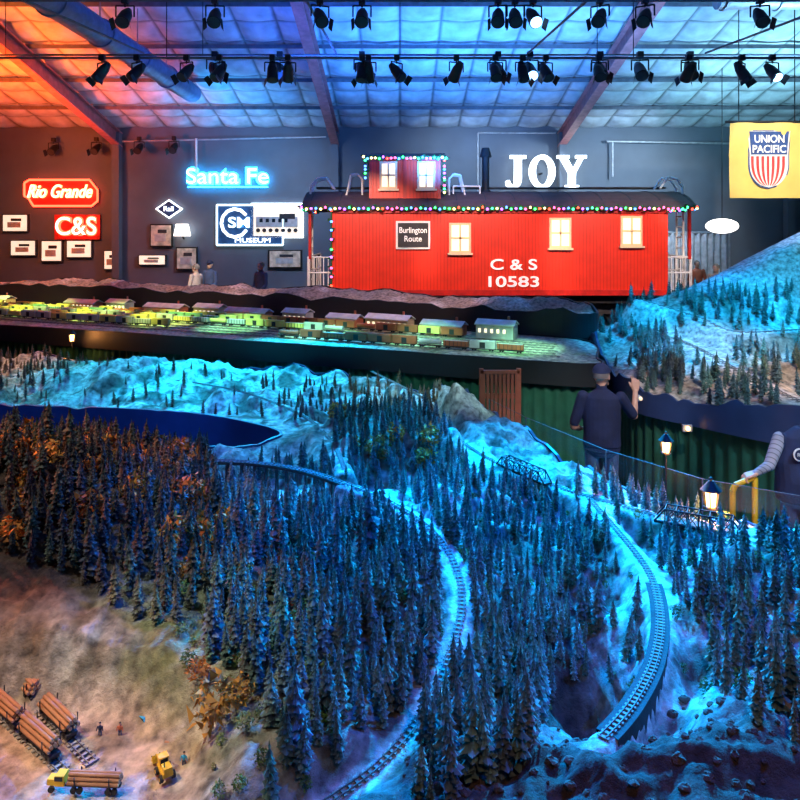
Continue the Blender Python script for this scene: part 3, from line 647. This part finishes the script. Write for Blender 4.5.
def put(name,zones,n,mind,h0,h1,c,lib=CON,v=.35,xr=(-5,4.6),yr=(1.6,7)):
    p=scatter(n,xr,yr,hD,plD,zones,mind,PA)
    if p: forest(name,p,[rng.uniform(h0,h1)*rng.choice([.75,1,1,1.15]) for _ in p],cols(len(p),c,v),lib)
put('conifer_forest',Z1,34000,.058,.15,.26,(.11,.105,.07))
put('conifer_forest',Z2,28000,.058,.17,.29,(.10,.17,.15))
put('conifer_forest',Z3,24000,.060,.12,.24,(.11,.18,.16))
put('conifer_forest',Z5,18000,.062,.14,.26,(.11,.18,.16))
put('conifer_forest',Z6,9000,.09,.10,.20,(.16,.12,.08),yr=(6.2,11.5),xr=(-7,1))
put('autumn_shrubs',[([(170,530),(235,520),(245,580),(180,590)],.9),([(190,680),(245,680),(235,735),(190,740)],.9),([(330,390),(440,390),(440,470),(330,470)],.3),([(0,430),(200,430),(200,520),(0,560)],.4)],3800,.09,.10,.20,(.60,.27,.04),BUS,.45)
put('green_shrubs',[([(150,560),(420,560),(420,800),(200,800),(170,640)],.5),([(420,480),(800,520),(800,720),(420,720)],.12)],8000,.07,.03,.08,(.14,.20,.05),BUS,.4)
pE=scatter(14000,(2.8,10),(5.8,12.8),hE,plE,[([(635,335),(680,330),(685,395),(640,395)],.9),([(700,380),(770,375),(800,420),(710,425)],.9),([(680,298),(800,290),(800,325),(690,328)],.9),([(600,295),(1300,295),(1300,500),(600,500)],.05)],.10,[RE,RE2],.16)
forest('conifer_forest',pE,[rng.uniform(.18,.34) for _ in pE],cols(len(pE),(.08,.13,.11)),CON)
b=MB('rock_outcrop')
for (x,y,z) in scatter(4000,(-.3,2.8),(1.9,3.2),hD,plD,[([(420,690),(800,700),(800,900),(380,900)],.4)],.05,PA):
    r=rng.uniform(.006,.022); n,m=8,5; c=Vector((x,y,z)); vs=[];fs=[]
    for j in range(m+1):
        th=math.pi*j/m
        for i in range(n):
            p=2*math.pi*i/n; q=r*rng.uniform(.75,1.2); vs.append(c+Vector((q*math.sin(th)*math.cos(p)*1.2,q*math.sin(th)*math.sin(p),q*.8*math.cos(th))))
    for j in range(m):
        for i in range(n): fs.append((j*n+i,(j+1)*n+i,(j+1)*n+(i+1)%n,j*n+(i+1)%n))
    b.add(vs,fs,'rock')
b.done(fix=False)
# ------------------------------------------------------------ yard trains
def rolling(b,p,d,L,k,kind):
    R=Matrix.Rotation(math.atan2(d.y,d.x),3,'Z'); T=lambda x,y,z: p+R@Vector((x,y,z))
    b.box(T(0,0,.03),(L,.065,.012),'dark',R)
    if kind==0:
        b.box(T(0,0,.085),(L,.07,.10),k,R); b.box(T(0,0,.138),(L*1.01,.05,.014),k,R); b.box(T(0,-.036,.08),(L*.22,.004,.08),'dark',R)
    elif kind==1:
        b.cyl(T(-L*.46,0,.08),T(L*.46,0,.08),.036,k,n=10); b.cyl(T(0,0,.1),T(0,0,.13),.014,k,n=8)
    else:
        b.box(T(0,0,.08),(L,.07,.07),k,R); b.box(T(0,0,.112),(L*.94,.056,.012),'carD',R)
        for i in range(6): b.box(T(-L*.4+i*L*.16,-.037,.08),(.006,.006,.07),'dark',R)
    for s in(-.34,.34):
        for o in(-.06,.06):
            for yy in(-.02,.02): b.cyl(T(L*s+o*.3,yy-.004,.014),T(L*s+o*.3,yy+.004,.014),.013,'black',n=8)
fl=catm([Vector((-12.5,14.75,1.51)),Vector((-9.3,13.95,1.51)),Vector((-7.0,12.85,1.51)),Vector((-2.45,11.1,1.51)),Vector((0,10.1,1.51)),Vector((2.1,9.25,1.51))],10)
bl=catm([Vector((-12.5,16.5,1.51)),Vector((-9.5,16.1,1.51)),Vector((-5.9,14.8,1.51)),Vector((-2.1,13.1,1.51)),Vector((.7,11.6,1.51)),Vector((2.4,10.75,1.51))],10)
def seglen(P): return sum((b_-a).length for a,b_ in zip(P[:-1],P[1:]))
def along(P,s):
    for a,b_ in zip(P[:-1],P[1:]):
        l=(b_-a).length
        if s<=l: return a.lerp(b_,s/l),(b_-a).normalized()
        s-=l
    return P[-1],(P[-1]-P[-2]).normalized()
for t,(ks,s0,s1) in enumerate([(['carB','carB','carD'],11.5,15.2),(['carA','carD'],3.4,9.0),(['carA','carA','carC'],2,8.4),(['carD','carA'],4,12.5),(['carC','carA'],1,10),(['carA','carB'],3,14.5)]):
    f=.06+t*.13; P=[a.lerp(b_,f) for a,b_ in zip(fl,bl)]; track('yard_track',P,.006,.04,.08,.09)
    b=MB('model_freight_train'); s=s0; i=0
    while s<min(s1,seglen(P)-.3):
        p,d=along(P,s); rolling(b,p+Vector((0,0,.012)),d,.36,random.choice(ks),random.choice([0,0,2,1])); s+=.39; i+=1
    b.done()
b=MB('model_factory_buildings')
P=[a.lerp(c,.88) for a,c in zip(fl,bl)]
for s,w,h,k in[(6,.8,.16,'carB'),(7,.5,.2,'carD'),(8.2,.9,.16,'carB'),(9.3,.6,.2,'cream'),(10.2,.9,.16,'carB'),(11.3,.5,.2,'carD'),(3.5,.8,.16,'carA'),(12.3,.6,.16,'carB'),(13.2,.8,.2,'cream'),(14.2,.7,.16,'carB'),(15.1,.6,.22,'carD')]:
    p,d=along(P,s); R=Matrix.Rotation(math.atan2(d.y,d.x),3,'Z'); T=lambda x,y,z:p+R@Vector((x,y,z))
    b.box(T(0,0,h/2),(w,.26,h),k,R)
    for sg in(-1,1): b.extr([T(-w/2-.02,sg*.15,h),T(-w/2-.02,0,h+.07),T(-w/2-.02,0,h+.055),T(-w/2-.02,sg*.15,h-.015)],R@Vector((w+.04,0,0)),'carD')
    n=int(w/.1)
    for i in range(n): b.box(T(-w/2+.06+i*.1,-.132,h*.55),(.04,.006,.06),'bldwin',R)
    b.cyl(T(w*.3,.05,h),T(w*.3,.05,h+.12),.02,'carB',n=8)
b.done()
# ------------------------------------------------------------ foreground yard models
def logcar(loc,rz):
    b=MB('log_car'); L=.30
    b.box((0,0,.032),(L,.05,.01),'dark'); b.box((0,0,.02),(L*.9,.012,.02),'dark')
    for s in(-.11,.11):
        b.box((s,0,.045),(.014,.085,.012),'dark'); b.box((s,0,.018),(.06,.05,.014),'dark')
        for o in(-.018,.018):
            for yy in(-.02,.02): b.cyl((s+o,yy-.004,.012),(s+o,yy+.004,.012),.012,'rail',n=10)
        for yy in(-.043,.043): b.cyl((s,yy,.045),(s,yy,.10),.003,'dark',n=5)
    for row,(n,z) in enumerate([(4,.062),(3,.080),(2,.098)]):
        for i in range(n):
            y=(i-(n-1)/2)*.021; r=random.uniform(.009,.0115); o=random.uniform(-.01,.01)
            b.cyl((-L*.48+o,y,z),(L*.48+o,y,z),r,'log',r*.85,n=9)
            for e in(-1,1): b.cyl((e*L*.482+o,y,z),(e*L*.485+o,y,z),r*.8,'logend',n=9)
    b.done(loc,rz,scale=.88)
zy=1.028
def ang(a,b_): return math.atan2(b_.y-a.y,b_.x-a.x)
for (pa,pb) in[((-30,655),(42,700)),((8,672),(78,742)),((-10,700),(58,760))]:
    A_=G(*pa,1.05);B_=G(*pb,1.05)
    P=[A_.lerp(B_,t/6)+Vector((0,0,-.025)) for t in range(-6,8)]; track('logging_spur_track',P,.004,.03,.055)
    for i in range(2): p=A_.lerp(B_,(i+.5)/2); logcar((p.x,p.y,zy+.004),ang(A_,B_)+0)
def loader(name,loc,rz,s=1,k='yellow'):
    b=MB(name)
    b.box((0,0,.035),(.10,.05,.02),k); b.box((.03,0,.06),(.035,.042,.04),k); b.box((.03,0,.066),(.037,.036,.024),'glassd'); b.box((.03,0,.084),(.042,.048,.005),k)
    b.box((-.025,0,.055),(.05,.04,.025),k); b.cyl((-.03,.012,.065),(-.03,.012,.09),.003,'dark',n=6)
    for x in(-.033,.033):
        for y in(-.03,.03): b.cyl((x,y-.008,.018),(x,y+.008,.018),.018,'rubber',n=14); b.cyl((x,y-.009,.018),(x,y+.009,.018),.008,k,n=8)
    for y in(-.018,.018): b.tube([(.03,y,.06),(.075,y,.07),(.10,y,.03)],.004,k,n=6)
    b.extr([(.10,-.03,.01),(.13,-.03,.008),(.125,-.03,.02),(.108,-.03,.045)],(0,.06,0),k)
    for y in(-.02,0,.02): b.cyl((.105,y,.02),(.15,y,.016),.003,'dark',n=5)
    b.done(loc,rz,scale=s)
p=G(82,697,1.03); loader('log_loader',p+Vector((0,0,0)),.9,.8,'dark')
p=G(165,776,1.03); loader('wheel_loader',p,2.2,.8)
p=G(88,790,1.03)
def ltruck(loc,rz):
    b=MB('logging_truck')
    b.box((.0,0,.03),(.30,.03,.01),'dark'); b.box((.13,0,.055),(.045,.05,.05),'yellow'); b.box((.134,0,.066),(.04,.052,.02),'glassd'); b.box((.17,0,.045),(.045,.04,.03),'yellow'); b.box((.194,0,.04),(.004,.036,.022),'steelgrey')
    for x in(.17,.06,.03,-.11,-.14):
        for y in(-.024,.024): b.cyl((x,y-.006,.015),(x,y+.006,.015),.015,'rubber',n=12)
    for n,z in((4,.048),(3,.064),(2,.08)):
        for i in range(n): b.cyl((-.16,(i-(n-1)/2)*.017,z),(.09,(i-(n-1)/2)*.017,z),.0085,'log',n=8); b.cyl((-.162,(i-(n-1)/2)*.017,z),(-.158,(i-(n-1)/2)*.017,z),.007,'logend',n=8)
    for x in(-.12,.05):
        for y in(-.036,.036): b.cyl((x,y,.03),(x,y,.085),.003,'dark',n=5)
    b.done(loc,rz,scale=.8)
ltruck(p,math.pi-.05)
p=G(143,722,1.03); b=MB('toy_car')
b.extr([(-.045,-.02,.01),(.045,-.02,.01),(.047,-.02,.022),(.025,-.02,.026),(.012,-.02,.04),(-.03,-.02,.04),(-.044,-.02,.026)],(0,.04,0),'blue'); b.box((-.008,0,.033),(.05,.042,.009),'glassd')
for x in(-.028,.028):
    for y in(-.019,.019): b.cyl((x,y-.003,.01),(x,y+.003,.01),.01,'rubber',n=12)
b.done(p,2.5,scale=.9)
def figurine(px,py,k):
    p=G(px,py,1.03); b=MB('railroad_figurine')
    for s in(-.005,.005): b.cyl(p+Vector((s,0,0)),p+Vector((s*.7,0,.022)),.003,'jeans',.004,n=8); b.cyl(p+Vector((s*2,0,.038)),p+Vector((s*2.8,-.004,.02)),.0028,k,.002,n=6)
    b.sph(p+Vector((0,0,.031)),(.009,.006,.012),k,10,8); b.sph(p+Vector((0,0,.049)),(.0045,.0045,.006),'skin',8,6); b.sph(p+Vector((0,0,.053)),(.005,.005,.003),'dark',8,4); b.done()
figurine(184,765,'blue'); figurine(120,735,'carB'); figurine(100,735,'navy')
b=MB('fallen_log_pile')
for i in range(7):
    a=G(165+i*4,742-i,1.04); d=Vector((random.uniform(.05,.09),random.uniform(-.02,.02),0)); b.cyl(a,a+d,.006,'log',n=8)
b.done()
# ------------------------------------------------------------ lanterns, fascia lights, gate, handrail, guard
def lantern(base,h,s=1,name='lantern_post'):
    b=MB(name); x,y,z=base; t=z+h
    b.cyl((x,y,z),(x,y,t),.008*s,'black',n=8); b.cyl((x,y,t),(x,y,t+.01*s),.04*s,'black',n=6); b.cyl((x,y,t+.01*s),(x,y,t+.09*s),.022*s,'warmglow',.03*s,n=6)
    for k in range(6):
        a=k*math.pi/3; b.cyl((x+.032*s*math.cos(a),y+.032*s*math.sin(a),t+.01*s),(x+.048*s*math.cos(a),y+.048*s*math.sin(a),t+.1*s),.004*s,'black',n=4)
    b.cyl((x,y,t+.1*s),(x,y,t+.15*s),.06*s,'black',.015*s,n=6); b.sph((x,y,t+.16*s),.012*s,'black',8,6); b.done()
    l=bpy.data.lights.new('lantern_bulb','POINT'); l.energy=9*s; l.color=(1,.38,.1); l.shadow_soft_size=.03; o=link(bpy.data.objects.new('lantern_bulb',l)); o.location=(x,y-.08*s,t+.05*s)
c=W(666,492,5.45); lantern((c.x,c.y,1.1),.36,1.0); c=W(711,512,4.98); lantern((c.x,c.y,1.17),.05,1.3)
c=W(72,350,11.6); lantern((c.x,c.y,1.25),.1,1.2)
for px,py,Y in[(222,353,12.0),(375,368,10.6),(687,428,7.4),(640,398,8.0),(475,368,9.9)]:
    b=MB('fascia_lamp'); c=W(px,py,Y); b.box(c,(.10,.03,.07),'steelgrey'); b.sph(c+Vector((0,-.03,0)),.022,'warmglow' if px in(687,) else 'winlit',10,8); b.cyl(c,(c.x,c.y+.5,c.z),.008,'dark',n=5); b.done()
b=MB('wooden_gate'); c=W(500,388,8.6)
for i in range(9): b.box((c.x-.2+i*.05,c.y,c.z-.45),(.035,.03,1.3),'wood')
b.box((c.x,c.y,c.z+.2),(.48,.05,.04),'wood'); b.box((c.x,c.y+.02,c.z-.1),(.46,.03,.06),'wood'); b.box((c.x,c.y,.03),(.48,.05,.06),'wood')
for s in(-.23,.23): b.box((c.x+s,c.y,(c.z+.24)/2),(.05,.05,c.z+.24),'wood')
b.done()
b=MB('yellow_handrail'); q0=W(735,485,5.9);q1=W(755,477,5.9)
b.tube([(q0.x-.02,5.9,q0.z-.05),q0,q1,(q1.x+.0,5.9,0.0)],.024,'yellow',10); b.tube([(q0.x-.02,5.9,q0.z-.05),(q0.x-.02,5.9,0)],.024,'yellow',10)
b.done()
b=MB('acrylic_guard'); gp=[(.98,7.7),(1.25,6.95),(1.74,5.92),(2.26,5.23),(2.8,4.9)]
for a,c in zip(gp[:-1],gp[1:]):
    b.add([(a[0],a[1],1.15),(c[0],c[1],1.15),(c[0],c[1],1.34),(a[0],a[1],1.34)],[(0,1,2,3)],'acryl'); b.cyl((a[0],a[1],1.34),(c[0],c[1],1.34),.0025,'purlin',n=5); b.cyl((a[0],a[1],1.05),(a[0],a[1],1.34),.005,'purlin',n=6)
b.done(fix=False)
# ------------------------------------------------------------ people
class Fig:
    def __init__(s,name,mats): s.name=name; s.b=MB(name); s.caps=[]; s.mats=mats
    def cap(s,a,b_,ra,rb,lab):
        a=Vector(a);b_=Vector(b_); s.b.cyl(a,b_,ra,'skin',rb,n=14); s.b.sph(a,ra,'skin',14,10); s.b.sph(b_,rb,'skin',14,10); s.caps.append((a,b_,ra,rb,lab))
    def ell(s,c,r,lab,R=None):
        i=len(s.b.v); s.b.sph(c,r,'skin',16,12); c=Vector(c)
        if R:
            for k in range(i,len(s.b.v)): s.b.v[k]=tuple(c+R@(Vector(s.b.v[k])-c))
        s.caps.append((c,c+Vector((0,0,.001)),min(r),min(r),lab))
    def loft(s,rings,lab):
        n=24; vs=[]
        for c,rx,ry,*rot in rings:
            a0=rot[0] if rot else 0
            for i in range(n):
                t=2*math.pi*i/n; p=Vector((rx*math.cos(t),ry*math.sin(t),0)); vs.append(Vector(c)+Matrix.Rotation(a0,3,'Z')@p)
        fs=[(j*n+i,j*n+(i+1)%n,(j+1)*n+(i+1)%n,(j+1)*n+i) for j in range(len(rings)-1) for i in range(n)]+[list(range(n))[::-1],[(len(rings)-1)*n+i for i in range(n)]]
        s.b.add(vs,fs,'skin')
        for r1,r2 in zip(rings[:-1],rings[1:]):
            for o in(-.5,0,.5): s.caps.append((Vector(r1[0])+Vector((o*r1[1],0,0)),Vector(r2[0])+Vector((o*r2[1],0,0)),r1[2],r2[2],lab))
    def hand(s,w,d,n,side,curl,lab='skin'):
        w=Vector(w);d=Vector(d).normalized();n=Vector(n).normalized(); n=(n-d*n.dot(d)).normalized(); q=d.cross(n)*side
        for i,(L,c) in enumerate(zip((.068,.078,.072,.056),(curl*.8,curl,curl*1.1,curl*1.25))):
            o=(i-1.5)*.023; k=w+d*.088+q*o*1.05; s.cap(w+q*o*.7+d*.01,k,.016,.0115,lab); p=k; a=0
            for f,r in((.45,.0095),(.3,.0085),(.25,.0078)):
                a+=c; dd=d*math.cos(a)+n*math.sin(a); p2=p+dd*L*f+q*o*.05; s.cap(p,p2,r,r-.0006,lab); p=p2
        t0=w+d*.02-q*.026; t1=t0+(d*.7-q*.6+n*.35).normalized()*.042; t2=t1+(d*.85-q*.2+n*.45).normalized()*.034; s.cap(t0,t1,.014,.011,lab); s.cap(t1,t2,.0105,.009,lab)
    def head(s,c,yaw,neck,pitch=0):
        c=Vector(c); R=Matrix.Rotation(yaw,3,'Z')@Matrix.Rotation(pitch,3,'X'); s.hc=c; s.hR=R; T=lambda *a:c+R@Vector(a)
        s.ell(T(0,-.008,.02),(.077,.096,.1),'skin',R); s.ell(T(0,.03,-.05),(.056,.06,.066),'skin',R); s.cap(T(-.03,.045,-.078),T(.03,.045,-.078),.026,.026,'skin')
        s.cap(T(0,.09,.018),T(0,.112,-.018),.009,.013,'skin'); s.cap(T(-.024,.083,.03),T(.024,.083,.03),.012,.012,'skin'); s.cap(T(-.02,.085,-.05),T(.02,.085,-.05),.009,.009,'skin')
        for q in(-1,1): s.ell(T(q*.078,-.004,-.002),(.012,.022,.033),'skin',R)
        s.cap(neck,T(0,-.015,-.07),.058,.052,'skin')
    def done(s,loc,rz=0,scale=1,vox=.0065,hair='hair',cap=None,accessories=None):
        b=s.b; o=b.done(); m=o.modifiers.new('r','REMESH'); m.mode='VOXEL'; m.voxel_size=vox
        m=o.modifiers.new('s','SMOOTH'); m.iterations=3; m.factor=.5
        dg=bpy.context.evaluated_depsgraph_get(); me=bpy.data.meshes.new_from_object(o.evaluated_get(dg)); o.modifiers.clear(); o.data=me
        me.materials.clear()
        for k in s.mats: me.materials.append(M[k])
        n=len(me.polygons); C=np.zeros(n*3); me.polygons.foreach_get('center',C); C=C.reshape(-1,3); best=np.full(n,1e9); lab=np.zeros(n,int)
        for a,c,ra,rb,l in s.caps:
            a=np.array(a);c=np.array(c); ab=c-a; t=np.clip((C-a)@ab/max(ab@ab,1e-12),0,1); d=np.linalg.norm(C-a-t[:,None]*ab,axis=1)-(ra+(rb-ra)*t); mm=d<best; best=np.where(mm,d,best); lab=np.where(mm,s.mats.index(l),lab)
        me.polygons.foreach_set('material_index',lab.astype(np.int32)); me.polygons.foreach_set('use_smooth',[True]*n)
        e=bpy.data.objects.new(s.name,None); link(e); o.name='body'; o.parent=e
        x=MB('head_details'); T=lambda *a:s.hc+s.hR@Vector(a)
        for q in(-1,1): x.sph(T(q*.031,.079,.008),.011,'eye',10,8); x.sph(T(q*.031,.088,.008),.0055,'iris',8,6)
        i=len(x.v); x.sph((0,-.016,.026),(.084,.1,.104),hair,20,14,zmin=-.35)
        vs=[Vector(v) for v in x.v[i:]]; vs=[Vector((v.x,min(v.y,.05+v.z*.25) if v.z<.09 else v.y,v.z)) for v in vs]
        for k,v in enumerate(vs): x.v[i+k]=tuple(s.hc+s.hR@v)
        if cap:
            i=len(x.v); x.sph((0,-.01,.045),(.09,.108,.09),cap,20,12,zmin=0); x.extr([(.07*math.cos(a)*1.05,.07+.09*math.sin(a),.05) for a in [math.pi*t/10 for t in range(11)]],(0,0,.006),cap)
            x.sph((0,-.01,.136),.008,cap,8,6)
            for k in range(i,len(x.v)): x.v[k]=tuple(s.hc+s.hR@Vector(x.v[k]))
        if accessories: accessories(x)
        oo=x.done(fix=False); oo.parent=e; e.location=loc; e.rotation_euler=(0,0,rz); e.scale=(scale,)*3; return e
def legs(f,k='jeans',sw=.1):
    for s in(-1,1):
        f.cap((s*.09,0,.92),(s*sw,.015,.5),.085,.06,k); f.cap((s*sw,.015,.5),(s*(sw+.01),-.01,.1),.058,.042,k); f.cap((s*(sw+.01),-.02,.045),(s*(sw+.03),.15,.035),.04,.034,'shoe')
def torso(f,top='navy',k='jeans',fat=1.0,lean=0):
    f.loft([((0,0,.82),.13,.10),((0,0,.88),.165*fat,.12*fat),((0,0,.97),.165*fat,.125*fat)],k)
    f.loft([((0,0,.93),.172*fat,.132*fat),((0,0,1.05),.165*fat,.132*fat),((0,.0,1.2),.172*fat,.13),((0,0,1.34),.19,.122),((0,-.005,1.42),.175,.105),((0,-.01,1.475),.10,.075),((0,-.01,1.50),.065,.062)],top)
f=Fig('man_in_cap',['skin','navy','jeans','shoe']); torso(f,fat=1.12); legs(f)
f.cap((-.19,-.005,1.42),(-.27,.02,1.15),.062,.053,'navy'); f.cap((-.27,.02,1.15),(-.275,.03,1.10),.045,.042,'skin'); f.cap((-.275,.03,1.10),(-.20,.24,1.02),.042,.028,'skin'); f.hand((-.20,.25,1.02),(.3,.9,-.1),(0,0,-1),1,.35)
f.cap((.19,-.005,1.42),(.31,.06,1.24),.062,.053,'navy'); f.cap((.31,.06,1.24),(.33,.07,1.22),.043,.040,'skin'); f.cap((.33,.07,1.22),(.36,.16,1.45),.038,.027,'skin'); f.hand((.36,.165,1.46),(.1,.35,.95),(-.3,.9,-.3),-1,.4)
f.head((0,.015,1.63),-.5,(0,-.01,1.47))
f.done((2.12,7.35,0),-.15,1.02,cap='navy')
hx=W(743,481,5.92)
px2,py2=3.47,6.05; sc=1.0
f=Fig('man_in_vest',['skin','navy','stripe','jeans','shoe'])
torso(f,'navy','jeans',1.3); legs(f)
hl=Vector((hx.x-px2,hx.y-py2,hx.z+.03)); 
sh_=Vector((-.19,0,1.40)); el=Vector((-.33,-.10,1.20)); wr=hl+Vector((.10,-.03,.05))
f.cap(sh_,el,.058,.047,'stripe'); f.cap(el,wr,.045,.03,'stripe'); f.hand(wr,(hl-wr)+Vector((-.02,0,0)),(0,.15,-1),1,.65)
f.cap((.20,0,1.41),(.27,-.05,1.13),.06,.05,'stripe'); f.cap((.27,-.05,1.13),(.16,-.2,.98),.047,.032,'stripe'); f.hand((.15,-.215,.97),(-.5,-.8,-.3),(0,.2,-1),-1,.4)
f.head((.09,-.02,1.63),2.7,(.02,-.01,1.47),-.15)
def badge(x):
    for c,r,k in((Vector((-.09,-.137,1.30)),.055,'white'),(Vector((-.09,-.141,1.30)),.044,'navy')): x.cyl(c,c+Vector((0,.01,0)),r,k,n=20)
    x.text('RR',(-.09,-.145,1.30),.045,'white',.001)
f.done((px2,py2,0),0,sc,accessories=badge)
def visitor(px,Y,sc,top,rz,cap=None):
    f=Fig('visitor',['skin',top,'jeans','shoe']); torso(f,top); legs(f)
    for s in(-1,1): f.cap((s*.19,0,1.42),(s*.25,.03,1.14),.06,.048,top); f.cap((s*.25,.03,1.14),(s*.2,.2,1.0),.045,.03,top); f.hand((s*.2,.2,1.0),(0,.9,-.2),(0,0,-1),-s,.4)
    f.head((0,.01,1.63),.2,(0,-.01,1.47)); f.done(((px-400)/F*Y,Y,.6),rz,sc,vox=.012,cap=cap)
visitor(196,18.6,.97,'tan',1.2); visitor(210,19.4,1.0,'jeans',2.6,'navy'); visitor(261,18.7,1.0,'jeans',2.4); visitor(716,18.3,.98,'tan',2.2); visitor(697,21.5,.95,'carB',2.9)
# ------------------------------------------------------------ lights
def spot(loc,tgt,col,e,size,blend=.6,rad=.06):
    l=bpy.data.lights.new('spot_beam','SPOT'); l.energy=e; l.color=col; l.spot_size=math.radians(size); l.spot_blend=blend; l.shadow_soft_size=rad
    o=link(bpy.data.objects.new('spot_beam',l)); o.location=loc; o.rotation_euler=(Vector(tgt)-Vector(loc)).to_track_quat('-Z','Y').to_euler()
CY=(.0,.36,1); BL=(.0,.15,1)
spot((2.4,9.6,5.3),(1.3,3.9,1.1),CY,12500,42); spot((-.6,9.6,5.3),(0.35,4.6,1.1),CY,7500,34)
spot((-1.0,9.4,5.3),(-.4,3.4,1.1),BL,6000,28); spot((4.5,9.6,5.3),(1.9,3.1,1.2),CY,5500,34)
spot((2.8,3.5,6.0),(.8,4.0,1.1),(.0,.12,1),1100,54)  # unseen blue spot added from the front to brighten the trees
spot((-3.2,1.5,5.3),(-1.6,2.6,1.0),(1,.74,.55),1050,28); spot((-5.5,5.2,5.0),(-2.8,4.3,1.6),(1,.18,.07),1000,38); spot((-3.5,3.5,6),(-2.0,4.3,1.5),(.75,.8,.85),300,30)
spot((-1.6,2.5,5.5),(-.95,3.2,1.1),(.8,.88,.7),330,20)
spot((1,.5,4.8),(.9,2.4,1.2),(1,.5,.32),110,44)
spot((-2.5,12,6.0),(-1.6,9.0,1.2),(.0,.50,1),5200,44); spot((-5,12,6.0),(-3.8,9.6,1.2),(.0,.60,.95),4200,36); spot((-7.5,12,6),(-6.3,9.8,1.2),(1,.6,.4),1500,34)
spot((-3,4.2,5.2),(-3.3,7.9,1.1),(.03,.2,.9),900,38); spot((-1.5,4.2,5.2),(-1.6,7.3,1.1),(.03,.2,1),600,30)
for x,y in((-9,15.2),(-7.4,14.4),(-5.8,13.7),(-4.3,12.9),(-2.9,12.2),(-1.3,11.4),(.3,10.8),(1.7,10.1)): spot((x-.5,y-2.8,6),(x,y,1.5),(.72,1,.26) if x<-3.5 else (.35,1,.62),3000,16,.8)
spot((4,6.5,6.2),(4.3,9.8,1.8),(.0,.42,1),4200,36); spot((6.5,6.8,6.5),(6.5,10.2,2.2),(.03,.48,.9),2400,32); spot((8.0,7,6.5),(6.8,11,3.2),(.85,.8,1),1100,22); spot((5.5,4.8,5.5),(4.5,8.2,1.5),(1,.66,.42),1200,32)
for x,y in((-8,17),(-4,15.2),(0,13.2)): spot((x+1,y-4,6),(x,y,2),(1,.62,.5),900,40)
spot((-1,11.9,5.9),(-.9,18,2.8),(1,.70,.55),2300,34); spot((1.8,11.9,5.9),(2.4,18,2.6),(1,.70,.55),2300,38); spot((5.2,11.9,5.9),(5.6,18,2.6),(1,.72,.58),2600,38); spot((2,12.1,5.9),(2,18,4.4),(1,.75,.65),350,46)
spot((8.4,11.9,5.9),(8.4,16,4.8),(1,.88,.72),1300,38)
# unseen spots added to brighten the people and curtains in the aisle
spot((2.6,3.2,6.0),(2.2,7.6,1.3),(1,.88,.85),1300,20); spot((2.6,3.0,5.5),(3.4,6.0,1.2),(1,.88,.85),520,18); spot((1.0,4.5,5.8),(.9,9.2,.9),(.6,1,.85),800,32); spot((4.5,3,5.5),(4.0,6.8,.9),(.4,.7,1),1000,34)
# ceiling washes
spot((1,17,4.6),(1,18.5,7.6),(.04,.27,1),2000,150,1,.3); spot((4.5,14.9,5.0),(3.5,17,8),(.10,.38,1),1700,150,1,.3); spot((-1.5,13.1,5.0),(-1.5,15,8.4),(.02,.14,1),1900,140,1,.3)
spot((10,17.5,4.8),(10,19,7.6),(.3,.72,.9),1500,150,1,.3); spot((8,13.1,5.2),(7.5,14,8),(.22,.58,1),1100,150,1,.3); spot((-10.5,17.5,4.8),(-10.5,19,7.4),(1,.09,.008),3800,130,1,.3); spot((-9.5,13,5.2),(-10,15,8.2),(1,.14,.01),3600,110,1,.3); spot((-5.5,20.2,4.8),(-5.5,21.5,7.0),(.02,.4,1),550,130,1,.3)
spot((-3,20,6),(-4.5,24,3.5),(.5,.68,1),800,110,1,.3); spot((8,20,6),(7,24,3.8),(.6,.8,1),1300,120,1,.3); spot((2,20.9,6.2),(2,24,4.5),(.6,.8,1),450,120,1,.3); spot((-11,19.5,5.5),(-11,24,3.5),(1,.22,.08),750,100,1,.2); spot((-5,14.5,6),(-5.5,18.8,2.1),(1,.9,.8),1800,22)  # back wall washes, last spot added to brighten the visitors
w=bpy.data.worlds.new('world'); SC.world=w; w.use_nodes=True; w.node_tree.nodes['Background'].inputs[0].default_value=(.05,.12,.3,1); w.node_tree.nodes['Background'].inputs[1].default_value=.1
for x,e,c in((-3.5,60,(.3,.35,.8)),(3.5,110,(.06,.22,1))):
    l=bpy.data.lights.new('ambient_fill_light','AREA'); l.shape='RECTANGLE'; l.size=2.4; l.size_y=.3; l.energy=e; l.color=c; o=link(bpy.data.objects.new('ambient_fill_light',l)); o.location=(x,6.5,8.6)  # unseen area lights added as ambient fill, no fixture modelled here
cam=bpy.data.cameras.new('cam'); co=link(bpy.data.objects.new('cam',cam)); co.location=(0,0,HC); co.rotation_euler=(math.pi/2,0,0)
cam.sensor_width=36; cam.lens=36*F/800; cam.shift_y=-170/800; cam.clip_end=100; SC.camera=co
